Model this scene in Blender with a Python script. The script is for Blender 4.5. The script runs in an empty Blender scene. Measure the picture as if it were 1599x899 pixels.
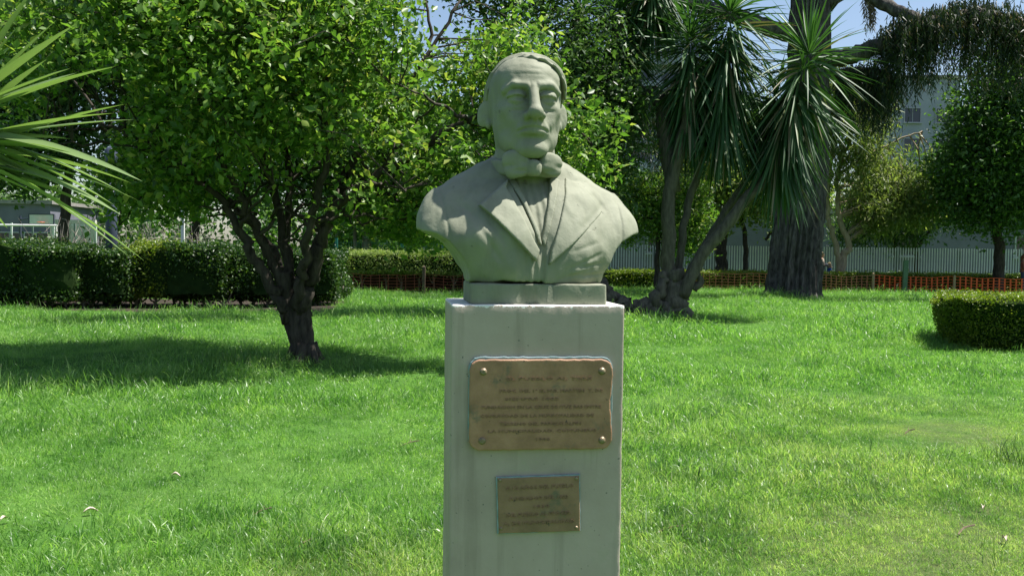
import bpy, bmesh, math, random
import numpy as np
from mathutils import Vector, Matrix, Euler
C = bpy.context.scene
COL = C.collection
PI = math.pi
random.seed(7); RNG = np.random.default_rng(11)

# ---------------------------------------------------------------- camera
FPX = 1480.0; CAM = Vector((0.0, 0.0, 1.55))
RC = Matrix.Rotation(math.radians(90 - 2.13), 4, 'X') @ Matrix.Rotation(math.radians(0.7), 4, 'Z')
cd = bpy.data.cameras.new('camera'); cam = bpy.data.objects.new('camera', cd); COL.objects.link(cam)
cam.matrix_world = Matrix.Translation(CAM) @ RC
cd.sensor_width = 36; cd.lens = FPX / 1599 * 36; cd.clip_start = 0.05; cd.clip_end = 3000
C.camera = cam
def at(px, py, depth):
    """world point seen at photo pixel px,py at forward distance depth"""
    d = RC.to_3x3() @ Vector(((px - 799.5) / FPX, -(py - 449.5) / FPX, -1))
    return CAM + d * (depth / d.y)
def gr(px, depth):
    """ground point below photo column px at that depth"""
    p = at(px, 400, depth); return Vector((p.x, p.y, 0))

# ---------------------------------------------------------------- sun and sky
SUN_EL, SUN_AZ = math.radians(63), math.radians(10)     # azimuth: degrees behind the picture plane, from the right
sdir = Vector((math.cos(SUN_EL) * math.cos(SUN_AZ), math.cos(SUN_EL) * math.sin(SUN_AZ), math.sin(SUN_EL)))
sl = bpy.data.lights.new('sun', 'SUN'); sl.energy = 5.0; sl.angle = math.radians(0.53); sl.color = (1.0, 0.96, 0.90)
so = bpy.data.objects.new('sun', sl); COL.objects.link(so); so.rotation_euler = sdir.to_track_quat('Z', 'Y').to_euler()
W = bpy.data.worlds.new('World'); C.world = W; W.use_nodes = True
nt = W.node_tree; bg = nt.nodes['Background']
sky = nt.nodes.new('ShaderNodeTexSky'); sky.sky_type = 'NISHITA'; sky.sun_disc = False
sky.sun_elevation = SUN_EL; sky.sun_rotation = math.radians(90) - SUN_AZ
sky.air_density = 1.0; sky.dust_density = 1.2; sky.ozone_density = 1.2
nt.links.new(sky.outputs[0], bg.inputs[0]); bg.inputs[1].default_value = 0.075
C.view_settings.view_transform = 'Standard'; C.view_settings.look = 'None'; C.view_settings.exposure = 1.05
C.view_settings.gamma = 1.0; C.view_settings.use_curve_mapping = False
cy = C.cycles
cy.max_bounces = 8; cy.diffuse_bounces = 4; cy.glossy_bounces = 2; cy.transmission_bounces = 4; cy.transparent_max_bounces = 8
cy.caustics_reflective = False; cy.caustics_refractive = False

# ---------------------------------------------------------------- helpers
def tag(o, label=None, cat=None, group=None, kind=None):
    if label: o['label'] = label
    if cat: o['category'] = cat
    if group: o['group'] = group
    if kind: o['kind'] = kind
    return o
def empty(name, loc, rz=0, label=None, cat=None, group=None):
    o = bpy.data.objects.new(name, None); COL.objects.link(o); o.location = loc; o.rotation_euler = (0, 0, rz)
    o.empty_display_size = 0.1
    return tag(o, label, cat, group)
def link(name, me, mat=None, parent=None, smooth=False):
    if mat is not None and not me.materials: me.materials.append(mat)
    if smooth: me.shade_smooth()
    o = bpy.data.objects.new(name, me); COL.objects.link(o)
    if parent is not None: o.parent = parent
    return o
def mesh(name, v, f, mat=None, parent=None, smooth=False):
    """v (n,3), f (m,k) arrays of one face size, or list of such arrays"""
    v = np.asarray(v, np.float32); fs = f if isinstance(f, list) and isinstance(f[0], np.ndarray) else [np.asarray(f)]
    fs = [np.asarray(x, np.int32) for x in fs if len(x)]
    me = bpy.data.meshes.new(name); me.vertices.add(len(v)); me.vertices.foreach_set('co', v.ravel())
    n = sum(x.size for x in fs); k = sum(len(x) for x in fs)
    me.loops.add(n); me.loops.foreach_set('vertex_index', np.concatenate([x.ravel() for x in fs]))
    st = []; s = 0
    for x in fs:
        st.append(s + np.arange(len(x)) * x.shape[1]); s += x.size
    me.polygons.add(k); me.polygons.foreach_set('loop_start', np.concatenate(st).astype(np.int32))
    me.update(calc_edges=True); me.validate()
    return link(name, me, mat, parent, smooth)
class MB:
    """collects boxes, tubes and strips into one mesh"""
    def __init__(s): s.v = []; s.q = []; s.t = []; s.n = 0
    def add(s, v, q=(), t=()):
        v = np.asarray(v, float).reshape(-1, 3); s.v.append(v)
        if len(q): s.q.append(np.asarray(q, int).reshape(-1, 4) + s.n)
        if len(t): s.t.append(np.asarray(t, int).reshape(-1, 3) + s.n)
        s.n += len(v); return s
    def box(s, c, size, rz=0, rx=0, ry=0):
        a = np.array([[x, y, z] for z in (-.5, .5) for y in (-.5, .5) for x in (-.5, .5)]) * np.array(size)
        R = np.array(Euler((rx, ry, rz)).to_matrix()); a = a @ R.T + np.array(c)
        return s.add(a, [[0, 2, 3, 1], [4, 5, 7, 6], [0, 1, 5, 4], [2, 6, 7, 3], [0, 4, 6, 2], [1, 3, 7, 5]])
    def tube(s, pts, rad, seg=8, jit=0.0, caps=True):
        pts = np.asarray(pts, float); m = len(pts); rad = np.broadcast_to(np.asarray(rad, float), (m,))
        t = np.gradient(pts, axis=0); t /= np.linalg.norm(t, axis=1, keepdims=True) + 1e-9
        ref = np.array([0.31, 0.9, 0.17]) if abs(t[0][2]) > .8 else np.array([0., 0., 1.])
        vs = []
        ang = np.arange(seg) * 2 * PI / seg
        for i in range(m):
            u = np.cross(t[i], ref); u /= np.linalg.norm(u) + 1e-9; w = np.cross(t[i], u); ref = np.cross(u, t[i])
            r = rad[i] * (1 + (jit * RNG.standard_normal(seg) if jit else 0))
            vs.append(pts[i] + (np.cos(ang) * r)[:, None] * u + (np.sin(ang) * r)[:, None] * w)
        vs = np.concatenate(vs)
        a = (np.arange(m - 1)[:, None] * seg + np.arange(seg)).ravel(); b = (np.arange(m - 1)[:, None] * seg + (np.arange(seg) + 1) % seg).ravel()
        q = np.stack([a, b, b + seg, a + seg], 1)
        tr = []
        if caps:
            n0 = len(vs); vs = np.concatenate([vs, pts[:1], pts[-1:]])
            k = np.arange(seg); k2 = (k + 1) % seg
            tr = np.concatenate([np.stack([k2, k, np.full(seg, n0)], 1), np.stack([k + (m - 1) * seg, k2 + (m - 1) * seg, np.full(seg, n0 + 1)], 1)])
        return s.add(vs, q, tr)
    def build(s, name, mat=None, parent=None, smooth=False):
        fs = []
        if s.q: fs.append(np.concatenate(s.q))
        if s.t: fs.append(np.concatenate(s.t))
        o = mesh(name, np.concatenate(s.v), fs, mat, parent, smooth)
        if not smooth: o.data.shade_flat()
        return o
def curve3(pts, n=12):
    """smooth path through points (Catmull-Rom)"""
    p = np.asarray(pts, float); p = np.concatenate([[2 * p[0] - p[1]], p, [2 * p[-1] - p[-2]]]); out = []
    for i in range(1, len(p) - 2):
        for t in np.linspace(0, 1, n, endpoint=False):
            a, b, c, d = p[i - 1], p[i], p[i + 1], p[i + 2]
            out.append(.5 * (2 * b + (c - a) * t + (2 * a - 5 * b + 4 * c - d) * t * t + (3 * b - a - 3 * c + d) * t ** 3))
    out.append(p[-2]); return np.array(out)

# ---------------------------------------------------------------- materials
def nmat(name):
    m = bpy.data.materials.new(name); m.use_nodes = True; n = m.node_tree.nodes
    return m, m.node_tree, n['Principled BSDF']
def noise(nt, scale, detail=4, rough=.55, coord='Object', vec=None, stretch=None):
    n = nt.nodes.new('ShaderNodeTexNoise'); n.inputs['Scale'].default_value = scale; n.inputs['Detail'].default_value = detail; n.inputs['Roughness'].default_value = rough
    if vec is None:
        if coord == 'World': vec = nt.nodes.new('ShaderNodeNewGeometry').outputs['Position']
        else: vec = nt.nodes.new('ShaderNodeTexCoord').outputs[coord]
    if stretch:
        mp = nt.nodes.new('ShaderNodeMapping'); mp.inputs['Scale'].default_value = stretch; nt.links.new(vec, mp.inputs[0]); vec = mp.outputs[0]
    nt.links.new(vec, n.inputs['Vector']); return n.outputs['Fac']
def ramp(nt, fac, stops):
    r = nt.nodes.new('ShaderNodeValToRGB'); e = r.color_ramp.elements
    while len(e) < len(stops): e.new(.5)
    for k, (p, c) in enumerate(stops):
        e[k].position = p; e[k].color = (*c, 1) if len(c) == 3 else c
    nt.links.new(fac, r.inputs[0]); return r.outputs[0]
def mixc(nt, fac, a, b, mode='MIX'):
    m = nt.nodes.new('ShaderNodeMix'); m.data_type = 'RGBA'; m.blend_type = mode
    for sock, val in ((m.inputs[0], fac), (m.inputs[6], a), (m.inputs[7], b)):
        if isinstance(val, bpy.types.NodeSocket): nt.links.new(val, sock)
        elif isinstance(val, (int, float)): sock.default_value = val
        else: sock.default_value = (*val, 1)
    return m.outputs[2]
def bump(nt, bs, h, strength=.3, dist=.01):
    b = nt.nodes.new('ShaderNodeBump'); b.inputs['Strength'].default_value = strength; b.inputs['Distance'].default_value = dist
    nt.links.new(h, b.inputs['Height']); nt.links.new(b.outputs[0], bs.inputs['Normal'])
def simple(name, c1, c2=None, scale=8, rough=.7, bs_scale=None, bstr=.3, bdist=.01, spec=.3, metal=0, stretch=None):
    m, t, b = nmat(name)
    if c2 is None: b.inputs['Base Color'].default_value = (*c1, 1)
    else: t.links.new(ramp(t, noise(t, scale, 5, .6, stretch=stretch), [(.35, c1), (.65, c2)]), b.inputs['Base Color'])
    b.inputs['Roughness'].default_value = rough; b.inputs['Specular IOR Level'].default_value = spec; b.inputs['Metallic'].default_value = metal
    if bs_scale: bump(t, b, noise(t, bs_scale, 5, .6, stretch=stretch), bstr, bdist)
    return m
def leafmat(name, stops, trans=.45, rough=.4, spec=.5, tcol=1.5, clump=None):
    """leaf: every leaf island its own tone, light passes through"""
    m, t, b = nmat(name); L = t.links
    g = t.nodes.new('ShaderNodeNewGeometry')
    col = ramp(t, g.outputs['Random Per Island'], stops)
    if clump:
        col = mixc(t, ramp(t, noise(t, clump[0], 2, .5), [(.4, (0, 0, 0)), (.65, (1, 1, 1))]), col, mixc(t, 1.0, col, clump[1], 'MULTIPLY'))
    L.new(col, b.inputs['Base Color']); b.inputs['Roughness'].default_value = rough; b.inputs['Specular IOR Level'].default_value = spec
    tr = t.nodes.new('ShaderNodeBsdfTranslucent')
    L.new(mixc(t, 1.0, col, (tcol, tcol * 1.15, tcol * .5), 'MULTIPLY'), tr.inputs[0])
    mx = t.nodes.new('ShaderNodeMixShader'); mx.inputs[0].default_value = trans
    L.new(b.outputs[0], mx.inputs[1]); L.new(tr.outputs[0], mx.inputs[2])
    L.new(mx.outputs[0], t.nodes['Material Output'].inputs[0]); return m
# ---------------------------------------------------------------- lawn: one ground sheet, then grass blades on it
def ghz(x, y):
    x = np.asarray(x, float); y = np.asarray(y, float)
    w = np.clip((y - 3.2) / 2, 0, 1)
    return w * (.022 * np.sin(.9 * x + .5 * np.sin(.7 * y)) + .02 * np.sin(1.1 * y + .8 * np.sin(.6 * x + 1)) + .012 * np.sin(2.3 * x - 1.7 * y))
def n2(x, y, s, seed):
    r = np.random.default_rng(seed); o = 0
    for k in range(6):
        a = r.uniform(0, 6.28); f = s * r.uniform(.5, 1.7); p = r.uniform(0, 6.28)
        o = o + np.sin(f * (np.cos(a) * x + np.sin(a) * y) + p + 1.1 * np.sin(f * .7 * (np.cos(a + 2) * x + np.sin(a + 2) * y) + 2 * p))
    return o / 2.6
def dryness(x, y):
    """0 lush .. 1 yellowish: bare-ish turf in the right foreground and before the pedestal"""
    d = np.exp(-(((x - 2.1) / 2.0) ** 2 + ((y - 5.9) / 2.4) ** 2) * 1.0) * 1.25
    d = np.maximum(d, np.exp(-(((x + .9) / .8) ** 2 + ((y - 4.5) / .7) ** 2)) * 1.15)
    d = np.maximum(d, np.exp(-(((x - 3.6) / 2.2) ** 2 + ((y - 8.2) / 2.2) ** 2)) * .75)
    d = d * (1 + .35 * n2(x, y, 2.2, 5) + .25 * n2(x, y, 6, 6)) + .10 * np.maximum(0, n2(x, y, 1.3, 9) - .5)
    return np.clip(d, 0, 1)
ys = np.concatenate([np.linspace(-60, 2, 16), np.arange(2.2, 16, .16), np.arange(16, 46, .45), np.linspace(47, 400, 40)])
xs = np.concatenate([np.linspace(-300, -26, 22), np.arange(-25, -8, .6), np.arange(-8, 8, .16), np.arange(8, 25.1, .6), np.linspace(26, 300, 22)])
gx, gy = np.meshgrid(xs, ys); gz = ghz(gx, gy) * (np.abs(gx) < 25.2) * (gy < 46)
nx_, ny_ = len(xs), len(ys)
ii = (np.arange(ny_ - 1)[:, None] * nx_ + np.arange(nx_ - 1)).ravel()
def ground_mat():
    m, t, b = nmat('lawn_soil'); L = t.links
    a = t.nodes.new('ShaderNodeAttribute'); a.attribute_name = 'dry'
    c = ramp(t, noise(t, 3.5, 5, .6, 'World'), [(.3, (.05, .12, .02)), (.7, (.08, .18, .03))])
    c2 = ramp(t, noise(t, 14, 5, .65, 'World'), [(.3, (.055, .08, .025)), (.7, (.10, .13, .045))])
    L.new(mixc(t, a.outputs['Fac'], c, c2), b.inputs['Base Color']); b.inputs['Roughness'].default_value = .95; b.inputs['Specular IOR Level'].default_value = .1
    bump(t, b, noise(t, 40, 5, .7, 'World'), .6, .02); return m
lawn = mesh('lawn', np.stack([gx.ravel(), gy.ravel(), gz.ravel()], 1), np.stack([ii, ii + 1, ii + 1 + nx_, ii + nx_], 1), ground_mat(), None, True)
tag(lawn, kind='structure')
at_ = lawn.data.attributes.new('dry', 'FLOAT', 'POINT'); at_.data.foreach_set('value', dryness(gx, gy).ravel().astype(np.float32))

def blade_mat():
    m, t, b = nmat('grass_blade'); L = t.links
    a = t.nodes.new('ShaderNodeAttribute'); a.attribute_name = 'dry'; a.attribute_type = 'INSTANCER'
    oi = t.nodes.new('ShaderNodeObjectInfo'); g = t.nodes.new('ShaderNodeNewGeometry')
    mx = t.nodes.new('ShaderNodeMath'); mx.operation = 'MULTIPLY_ADD'; mx.inputs[1].default_value = .55
    L.new(g.outputs['Random Per Island'], mx.inputs[0])
    mm = t.nodes.new('ShaderNodeMath'); mm.operation = 'MULTIPLY'; mm.inputs[1].default_value = .45; L.new(oi.outputs['Random'], mm.inputs[0]); L.new(mm.outputs[0], mx.inputs[2])
    lush = ramp(t, mx.outputs[0], [(.1, (.085, .20, .035)), (.45, (.17, .33, .07)), (.8, (.29, .43, .13)), (.97, (.45, .51, .29))])
    dry = ramp(t, mx.outputs[0], [(.1, (.14, .27, .06)), (.45, (.25, .37, .11)), (.75, (.38, .44, .18)), (.95, (.48, .45, .28))])
    c = mixc(t, a.outputs['Fac'], lush, dry)
    c = mixc(t, ramp(t, noise(t, 1.5, 6, .72, 'World'), [(.40, (1, 1, 1)), (.56, (0, 0, 0))]), c, mixc(t, 1.0, c, (.42, .58, .46), 'MULTIPLY'))
    L.new(c, b.inputs['Base Color']); b.inputs['Roughness'].default_value = .38; b.inputs['Specular IOR Level'].default_value = .55
    tr = t.nodes.new('ShaderNodeBsdfTranslucent'); L.new(mixc(t, 1.0, c, (1.5, 1.7, .8), 'MULTIPLY'), tr.inputs[0])
    ms = t.nodes.new('ShaderNodeMixShader'); ms.inputs[0].default_value = .5
    L.new(b.outputs[0], ms.inputs[1]); L.new(tr.outputs[0], ms.inputs[2]); L.new(ms.outputs[0], t.nodes['Material Output'].inputs[0]); return m
M_blade = blade_mat()
def blade_geo(n, spread, lmin, lmax, w, lean, r, segs=3):
    V = []; F = []
    for k in range(n):
        a = r.uniform(0, 6.283); bx, by = r.normal(0, spread * .5, 2); L_ = r.uniform(lmin, lmax); ln = abs(r.normal(lean, .3)); d = r.uniform(0, 6.283)
        side = np.array([math.cos(a), math.sin(a), 0]); out = np.array([math.cos(d), math.sin(d), 0]); p = np.array([bx, by, -.006]); th = ln * .3
        s0 = len(V)
        for i in range(segs + 1):
            ww = w * r.uniform(.9, 1.1) * (1 - (i / segs) ** 1.7) * .5
            if i == segs: V.append(p)
            else: V += [p - side * ww, p + side * ww]
            p = p + (L_ / segs) * (np.array([0, 0, 1]) * math.cos(th) + out * math.sin(th)); th += ln * 1.1 / segs
        for i in range(segs - 1): q = s0 + 2 * i; F += [[q, q + 1, q + 3], [q, q + 3, q + 2]]
        q = s0 + 2 * (segs - 1); F.append([q, q + 1, q + 2])
    return np.array(V), np.array(F)
gcol = bpy.data.collections.new('grass_clumps')
r_ = np.random.default_rng(3)
for k, (n, sp, a, b_, w, ln) in enumerate([(40, .17, .03, .07, .0046, .9), (40, .17, .035, .085, .0048, 1.1), (38, .16, .025, .06, .0045, .8), (40, .18, .03, .08, .0045, 1.35),
                                           (60, .16, .026, .060, .0042, .9), (60, .16, .026, .066, .0042, 1.2), (26, .12, .08, .14, .0055, 1.0)]):
    v, f = blade_geo(n, sp, a, b_, w, ln, r_); o = mesh('grass_clump', v, f, M_blade); COL.objects.unlink(o); gcol.objects.link(o)
def scatter(y0, y1, dens, sc):
    n = int(dens * (.64 * (y1 ** 2 - y0 ** 2) + 2.4 * (y1 - y0))); y = np.sqrt(r_.uniform(y0 ** 2, y1 ** 2, n * 2)); x = r_.uniform(-1, 1, n * 2) * (.64 * y + 1.2)
    x, y = x[:n], y[:n]; return x, y, np.full(n, sc)
G_ = [scatter(2.6, 9, 190, 1.0), scatter(9, 17, 110, 1.3), scatter(17, 43, 36, 1.9)]
X = np.concatenate([g[0] for g in G_]); Y = np.concatenate([g[1] for g in G_]); SC = np.concatenate([g[2] for g in G_])
xe, ye, se = scatter(2.6, 9.5, 200, 1.0); m_ = dryness(xe, ye) > .28; X, Y, SC = np.r_[X, xe[m_]], np.r_[Y, ye[m_]], np.r_[SC, se[m_]]
bx0, bx1 = gr(-130, 24).x, gr(512, 24).x; keep = ~((Y > 23.0 + .12 * np.sin(X * 3)) & (Y < 28.6) & (X > bx0) & (X < bx1)); X, Y, SC = X[keep], Y[keep], SC[keep]
DR = dryness(X, Y); lush = n2(X, Y, 1.6, 8)
SCL = SC * r_.uniform(.7, 1.25, len(X)) * (1 + .42 * lush)
VID = np.where(r_.random(len(X)) < DR * .85, r_.integers(4, 6, len(X)), r_.integers(0, 4, len(X)))
VID = np.where((r_.random(len(X)) < .035) & (DR < .6), 6, VID)
me = bpy.data.meshes.new('grass'); me.vertices.add(len(X)); me.vertices.foreach_set('co', np.stack([X, Y, ghz(X, Y)], 1).astype(np.float32).ravel())
def pattr(nm, ty, val, key='value'):
    a = me.attributes.new(nm, ty, 'POINT'); a.data.foreach_set(key, val)
pattr('dry', 'FLOAT', DR.astype(np.float32)); pattr('scl', 'FLOAT', SCL.astype(np.float32)); pattr('vid', 'INT', VID.astype(np.int32))
rot = np.stack([.35 * n2(X, Y, 2.6, 14) + r_.normal(0, .15, len(X)), .35 * n2(X, Y, 2.6, 15) + r_.normal(0, .15, len(X)), r_.uniform(0, 6.283, len(X))], 1).astype(np.float32); pattr('rot', 'FLOAT_VECTOR', rot.ravel(), 'vector')
grass = link('grass', me); tag(grass, 'long green lawn grass turning yellowish on the right', 'grass', kind='stuff')
gn = bpy.data.node_groups.new('grass_blades', 'GeometryNodeTree')
gn.interface.new_socket('Geometry', in_out='INPUT', socket_type='NodeSocketGeometry'); gn.interface.new_socket('Geometry', in_out='OUTPUT', socket_type='NodeSocketGeometry')
gi = gn.nodes.new('NodeGroupInput'); go = gn.nodes.new('NodeGroupOutput'); ip = gn.nodes.new('GeometryNodeInstanceOnPoints'); ci = gn.nodes.new('GeometryNodeCollectionInfo')
ci.inputs['Collection'].default_value = gcol; ci.inputs['Separate Children'].default_value = True; ci.inputs['Reset Children'].default_value = True
ip.inputs['Pick Instance'].default_value = True
def named(nm, ty):
    n = gn.nodes.new('GeometryNodeInputNamedAttribute'); n.data_type = ty; n.inputs[0].default_value = nm; return n.outputs[0]
e2r = gn.nodes.new('FunctionNodeEulerToRotation')
gn.links.new(gi.outputs[0], ip.inputs['Points']); gn.links.new(ci.outputs[0], ip.inputs['Instance']); gn.links.new(named('vid', 'INT'), ip.inputs['Instance Index'])
gn.links.new(named('rot', 'FLOAT_VECTOR'), e2r.inputs[0]); gn.links.new(e2r.outputs[0], ip.inputs['Rotation']); gn.links.new(named('scl', 'FLOAT'), ip.inputs['Scale'])
gn.links.new(ip.outputs[0], go.inputs[0]); grass.modifiers.new('blades', 'NODES').node_group = gn

# dark sheet added above the lawn to darken the gap under the left hedge
bxs = np.linspace(bx0, bx1, 60); bys = np.linspace(22.95, 28.7, 18); bgx, bgy = np.meshgrid(bxs, bys); bi = (np.arange(17)[:, None] * 60 + np.arange(59)).ravel()
tag(mesh('dark_gap_sheet', np.stack([bgx.ravel(), bgy.ravel(), ghz(bgx, bgy).ravel() + .006], 1), np.stack([bi, bi + 1, bi + 61, bi + 60], 1), simple('dark_gap', (.022, .016, .011), (.05, .037, .025), 4, .95, 30, .6, .02), None, True), kind='structure')
# ---------------------------------------------------------------- monument: pedestal with plaques, bust on top
YAW = math.radians(7); BYAW = math.radians(13.5); PW, PD = 0.45, 0.33; U = 1 / 570.0
p_ = at(842, 476, 2.44); PT = p_.z                      # pedestal top height
ped_c = Vector((p_.x, p_.y, 0)) + Vector((-math.sin(YAW), math.cos(YAW), 0)) * (PD / 2)

# --- signed distance modelling on a grid, turned into a mesh by surface nets
def grid(lo, hi, h):
    ax = [np.arange(a, b + h, h, dtype=np.float32) for a, b in zip(lo, hi)]
    return np.meshgrid(*ax, indexing='ij', sparse=True)
def s_ell(P, c, r, rz=0, rx=0, ry=0):
    x, y, z = P[0] - c[0], P[1] - c[1], P[2] - c[2]
    if rz or rx or ry:
        R = np.array(Euler((rx, ry, rz)).to_matrix().transposed(), np.float32)
        x, y, z = (R[i, 0] * x + R[i, 1] * y + R[i, 2] * z for i in range(3))
    a = (x / r[0]) ** 2 + (y / r[1]) ** 2 + (z / r[2]) ** 2; k0 = np.sqrt(a)
    k1 = np.sqrt((x / r[0] ** 2) ** 2 + (y / r[1] ** 2) ** 2 + (z / r[2] ** 2) ** 2) + 1e-6
    return k0 * (k0 - 1) / k1
def s_cap(P, a, b, ra, rb=None):
    rb = ra if rb is None else rb
    a, b = np.array(a, np.float32), np.array(b, np.float32); d = b - a
    x, y, z = P[0] - a[0], P[1] - a[1], P[2] - a[2]
    t = np.clip((x * d[0] + y * d[1] + z * d[2]) / (d @ d), 0, 1)
    return np.sqrt((x - t * d[0]) ** 2 + (y - t * d[1]) ** 2 + (z - t * d[2]) ** 2) - (ra + (rb - ra) * t)
def s_sup(P, c, r, p=3.4, rz=0, ry=0):
    x, y, z = P[0] - c[0], P[1] - c[1], P[2] - c[2]; R = np.array(Euler((0, ry, rz)).to_matrix().transposed(), np.float32)
    x, y, z = (R[i, 0] * x + R[i, 1] * y + R[i, 2] * z for i in range(3))
    return ((np.abs(x / r[0]) ** p + np.abs(y / r[1]) ** p + np.abs(z / r[2]) ** p) ** (1 / p) - 1) * min(r)
def smin(a, b, k):
    h = np.maximum(k - np.abs(a - b), 0) / k; return np.minimum(a, b) - h * h * k * .25
def smax(a, b, k): return -smin(-a, -b, k)
def gau(P, c, s, amp):
    return amp * np.exp(-(((P[0] - c[0]) / s[0]) ** 2 + ((P[1] - c[1]) / s[1]) ** 2 + ((P[2] - c[2]) / s[2]) ** 2))
def poly2(X, Z, pts):
    """2-D polygon distance, negative inside"""
    pts = np.array(pts, np.float32); d = None; s = None
    for i in range(len(pts)):
        a, b = pts[i], pts[(i + 1) % len(pts)]; e = b - a
        wx, wz = X - a[0], Z - a[1]; t = np.clip((wx * e[0] + wz * e[1]) / (e @ e), 0, 1)
        q = (wx - t * e[0]) ** 2 + (wz - t * e[1]) ** 2
        d = q if d is None else np.minimum(d, q)
        cr = ((a[1] <= Z) & (b[1] > Z)) | ((b[1] <= Z) & (a[1] > Z))
        xi = a[0] + (Z - a[1]) * (e[0] / (e[1] if abs(e[1]) > 1e-6 else 1e-6))
        ins = cr & (X < xi); s = ins if s is None else s ^ ins
    return np.where(s, -1, 1) * np.sqrt(d)
def vnoise(P, sc, seed):
    """smooth value noise on the grid, about -1..1"""
    r = np.random.default_rng(seed); o = 0
    for k in range(5):
        d = r.standard_normal(3); d *= sc * r.uniform(.6, 1.5) / np.linalg.norm(d); ph = r.uniform(0, 6.28)
        o = o + np.sin(P[0] * d[0] + P[1] * d[1] + P[2] * d[2] + ph + 1.3 * np.sin(P[1] * d[2] + P[2] * d[0] - P[0] * d[1] + ph * 2))
    return o / 3
def nets(F, lo, h):
    """naive surface nets -> verts, quads"""
    F = np.ascontiguousarray(F, np.float32); n = F.shape; S = F < 0
    c = [(i, j, k) for i in (0, 1) for j in (0, 1) for k in (0, 1)]
    sl_ = lambda A, o: A[o[0]:n[0] - 1 + o[0], o[1]:n[1] - 1 + o[1], o[2]:n[2] - 1 + o[2]]
    cnt = sum(sl_(S, o).astype(np.int8) for o in c); act = (cnt > 0) & (cnt < 8)
    idx = np.argwhere(act); vid = np.full(act.shape, -1, np.int32); vid[act] = np.arange(len(idx))
    vals = np.stack([F[idx[:, 0] + o[0], idx[:, 1] + o[1], idx[:, 2] + o[2]] for o in c], 1)
    acc = np.zeros((len(idx), 3)); num = np.zeros(len(idx))
    for i in range(8):
        for j in range(i + 1, 8):
            if sum(abs(c[i][k] - c[j][k]) for k in range(3)) != 1: continue
            a, b = vals[:, i], vals[:, j]; m = (a < 0) != (b < 0)
            t = np.where(m, a / np.where(m, a - b, 1), 0)
            p = np.array(c[i]) + t[:, None] * (np.array(c[j]) - np.array(c[i]))
            acc += p * m[:, None]; num += m
    V = (idx + acc / num[:, None]) * h + np.array(lo)
    Q = []
    for ax in range(3):
        u, w = (ax + 1) % 3, (ax + 2) % 3
        s0 = [slice(1, n[k] - 1) for k in range(3)]; s0[ax] = slice(0, n[ax] - 1); s1 = list(s0); s1[ax] = slice(1, n[ax])
        A, B = S[tuple(s0)], S[tuple(s1)]; e = np.argwhere(A != B)
        off = np.array([s.start for s in s0]); e = e + off
        inside = S[e[:, 0], e[:, 1], e[:, 2]]
        du = np.zeros(3, int); du[u] = 1; dw = np.zeros(3, int); dw[w] = 1
        g = lambda d: vid[tuple((e - d).T)]
        q = np.stack([g(du + dw), g(dw), g(0 * du), g(du)], 1)
        q[~inside] = q[~inside][:, ::-1]; Q.append(q)
    return V, np.concatenate(Q)
def sdf_mesh(name, F, lo, h, mat, parent):
    V, Q = nets(F, lo, h); return mesh(name, V * U, Q, mat, parent, True)

# --- stone paint of the bust
def stone_paint():
    m, t, b = nmat('painted_stone'); L = t.links
    n1 = noise(t, 9, 6, .6); n2 = noise(t, 60, 4, .6)
    c = ramp(t, n1, [(.3, (.205, .215, .155)), (.55, (.24, .25, .182)), (.75, (.275, .283, .215))])
    c = mixc(t, .30, c, mixc(t, 1.0, c, ramp(t, noise(t, 16, 4, .65, stretch=(1, 1, .12)), [(.36, (.55, .55, .5)), (.52, (1, 1, 1))]), 'MULTIPLY'))
    pit = ramp(t, noise(t, 34, 4, .75), [(.29, (0, 0, 0)), (.335, (1, 1, 1))])
    c = mixc(t, pit, (.20, .20, .15), c)
    L.new(c, b.inputs['Base Color']); b.inputs['Roughness'].default_value = .72; b.inputs['Specular IOR Level'].default_value = .25
    mul = t.nodes.new('ShaderNodeMath'); mul.operation = 'MULTIPLY_ADD'; mul.inputs[1].default_value = .35
    L.new(n2, mul.inputs[0]); L.new(pit, mul.inputs[2]); bump(t, b, mul.outputs[0], .8, .005)
    return m
M_stone = stone_paint()
BZ = 279 * U                                             # bust frame: z=0 lies 279 units above its base block
bust = empty('bust', ped_c + Vector((0, 0, PT)), BYAW, 'pale grey green painted bust of a man in coat and bow tie on the pedestal', 'bust')
off = Vector((0, 0.012, 0))
BASEH = 31
def place(o):
    o.location = Vector((-0.006, 0.042, (279 + BASEH) * U)); return o

# figure: head, neck and coat in one surface
H = 1.7
lo = (-182, -124, -281); hi = (182, 100, 92)
P = grid(lo, hi, H)
zs = P[2].ravel()
kz = int(np.searchsorted(zs, -126)); kx0 = int(np.searchsorted(P[0].ravel(), -76)); kx1 = int(np.searchsorted(P[0].ravel(), 76))
hc, hs = math.cos(-.065), math.sin(-.065)                  # the head turns a little back towards the left
Q = [(hc * (P[0][kx0:kx1] + 4) + hs * P[1]) / 1.06, -hs * (P[0][kx0:kx1] + 4) + hc * P[1], P[2][:, :, kz:] + 8]               # block round the head
AX = np.abs(Q[0]); QS = [AX, Q[1], Q[2]]                 # mirrored coordinates
skull = s_ell(QS, (0, 12, 20), (55.5, 79, 65))
skull = smin(skull, s_ell(QS, (0, -26, 32), (50, 45, 42)), 14)                # forehead
face = s_ell(QS, (0, -24, -24), (48.5, 52, 54))
face = smin(face, s_ell(QS, (0, -37, -54), (41, 38, 29)), 10)
face = smin(face, s_ell(QS, (27, -6, -38), (17, 32, 26)), 12)                 # jaw angle
head = smin(skull, face, 16)
head -= gau(QS, (34, -53, -9), (13, 14, 11), 8)                             # cheekbone
head += gau(QS, (33, -50, -36), (12, 20, 14), 2.2)                            # hollow cheek
head += gau(QS, (50, -38, 28), (10, 18, 16), 3.0)                             # temple
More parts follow.
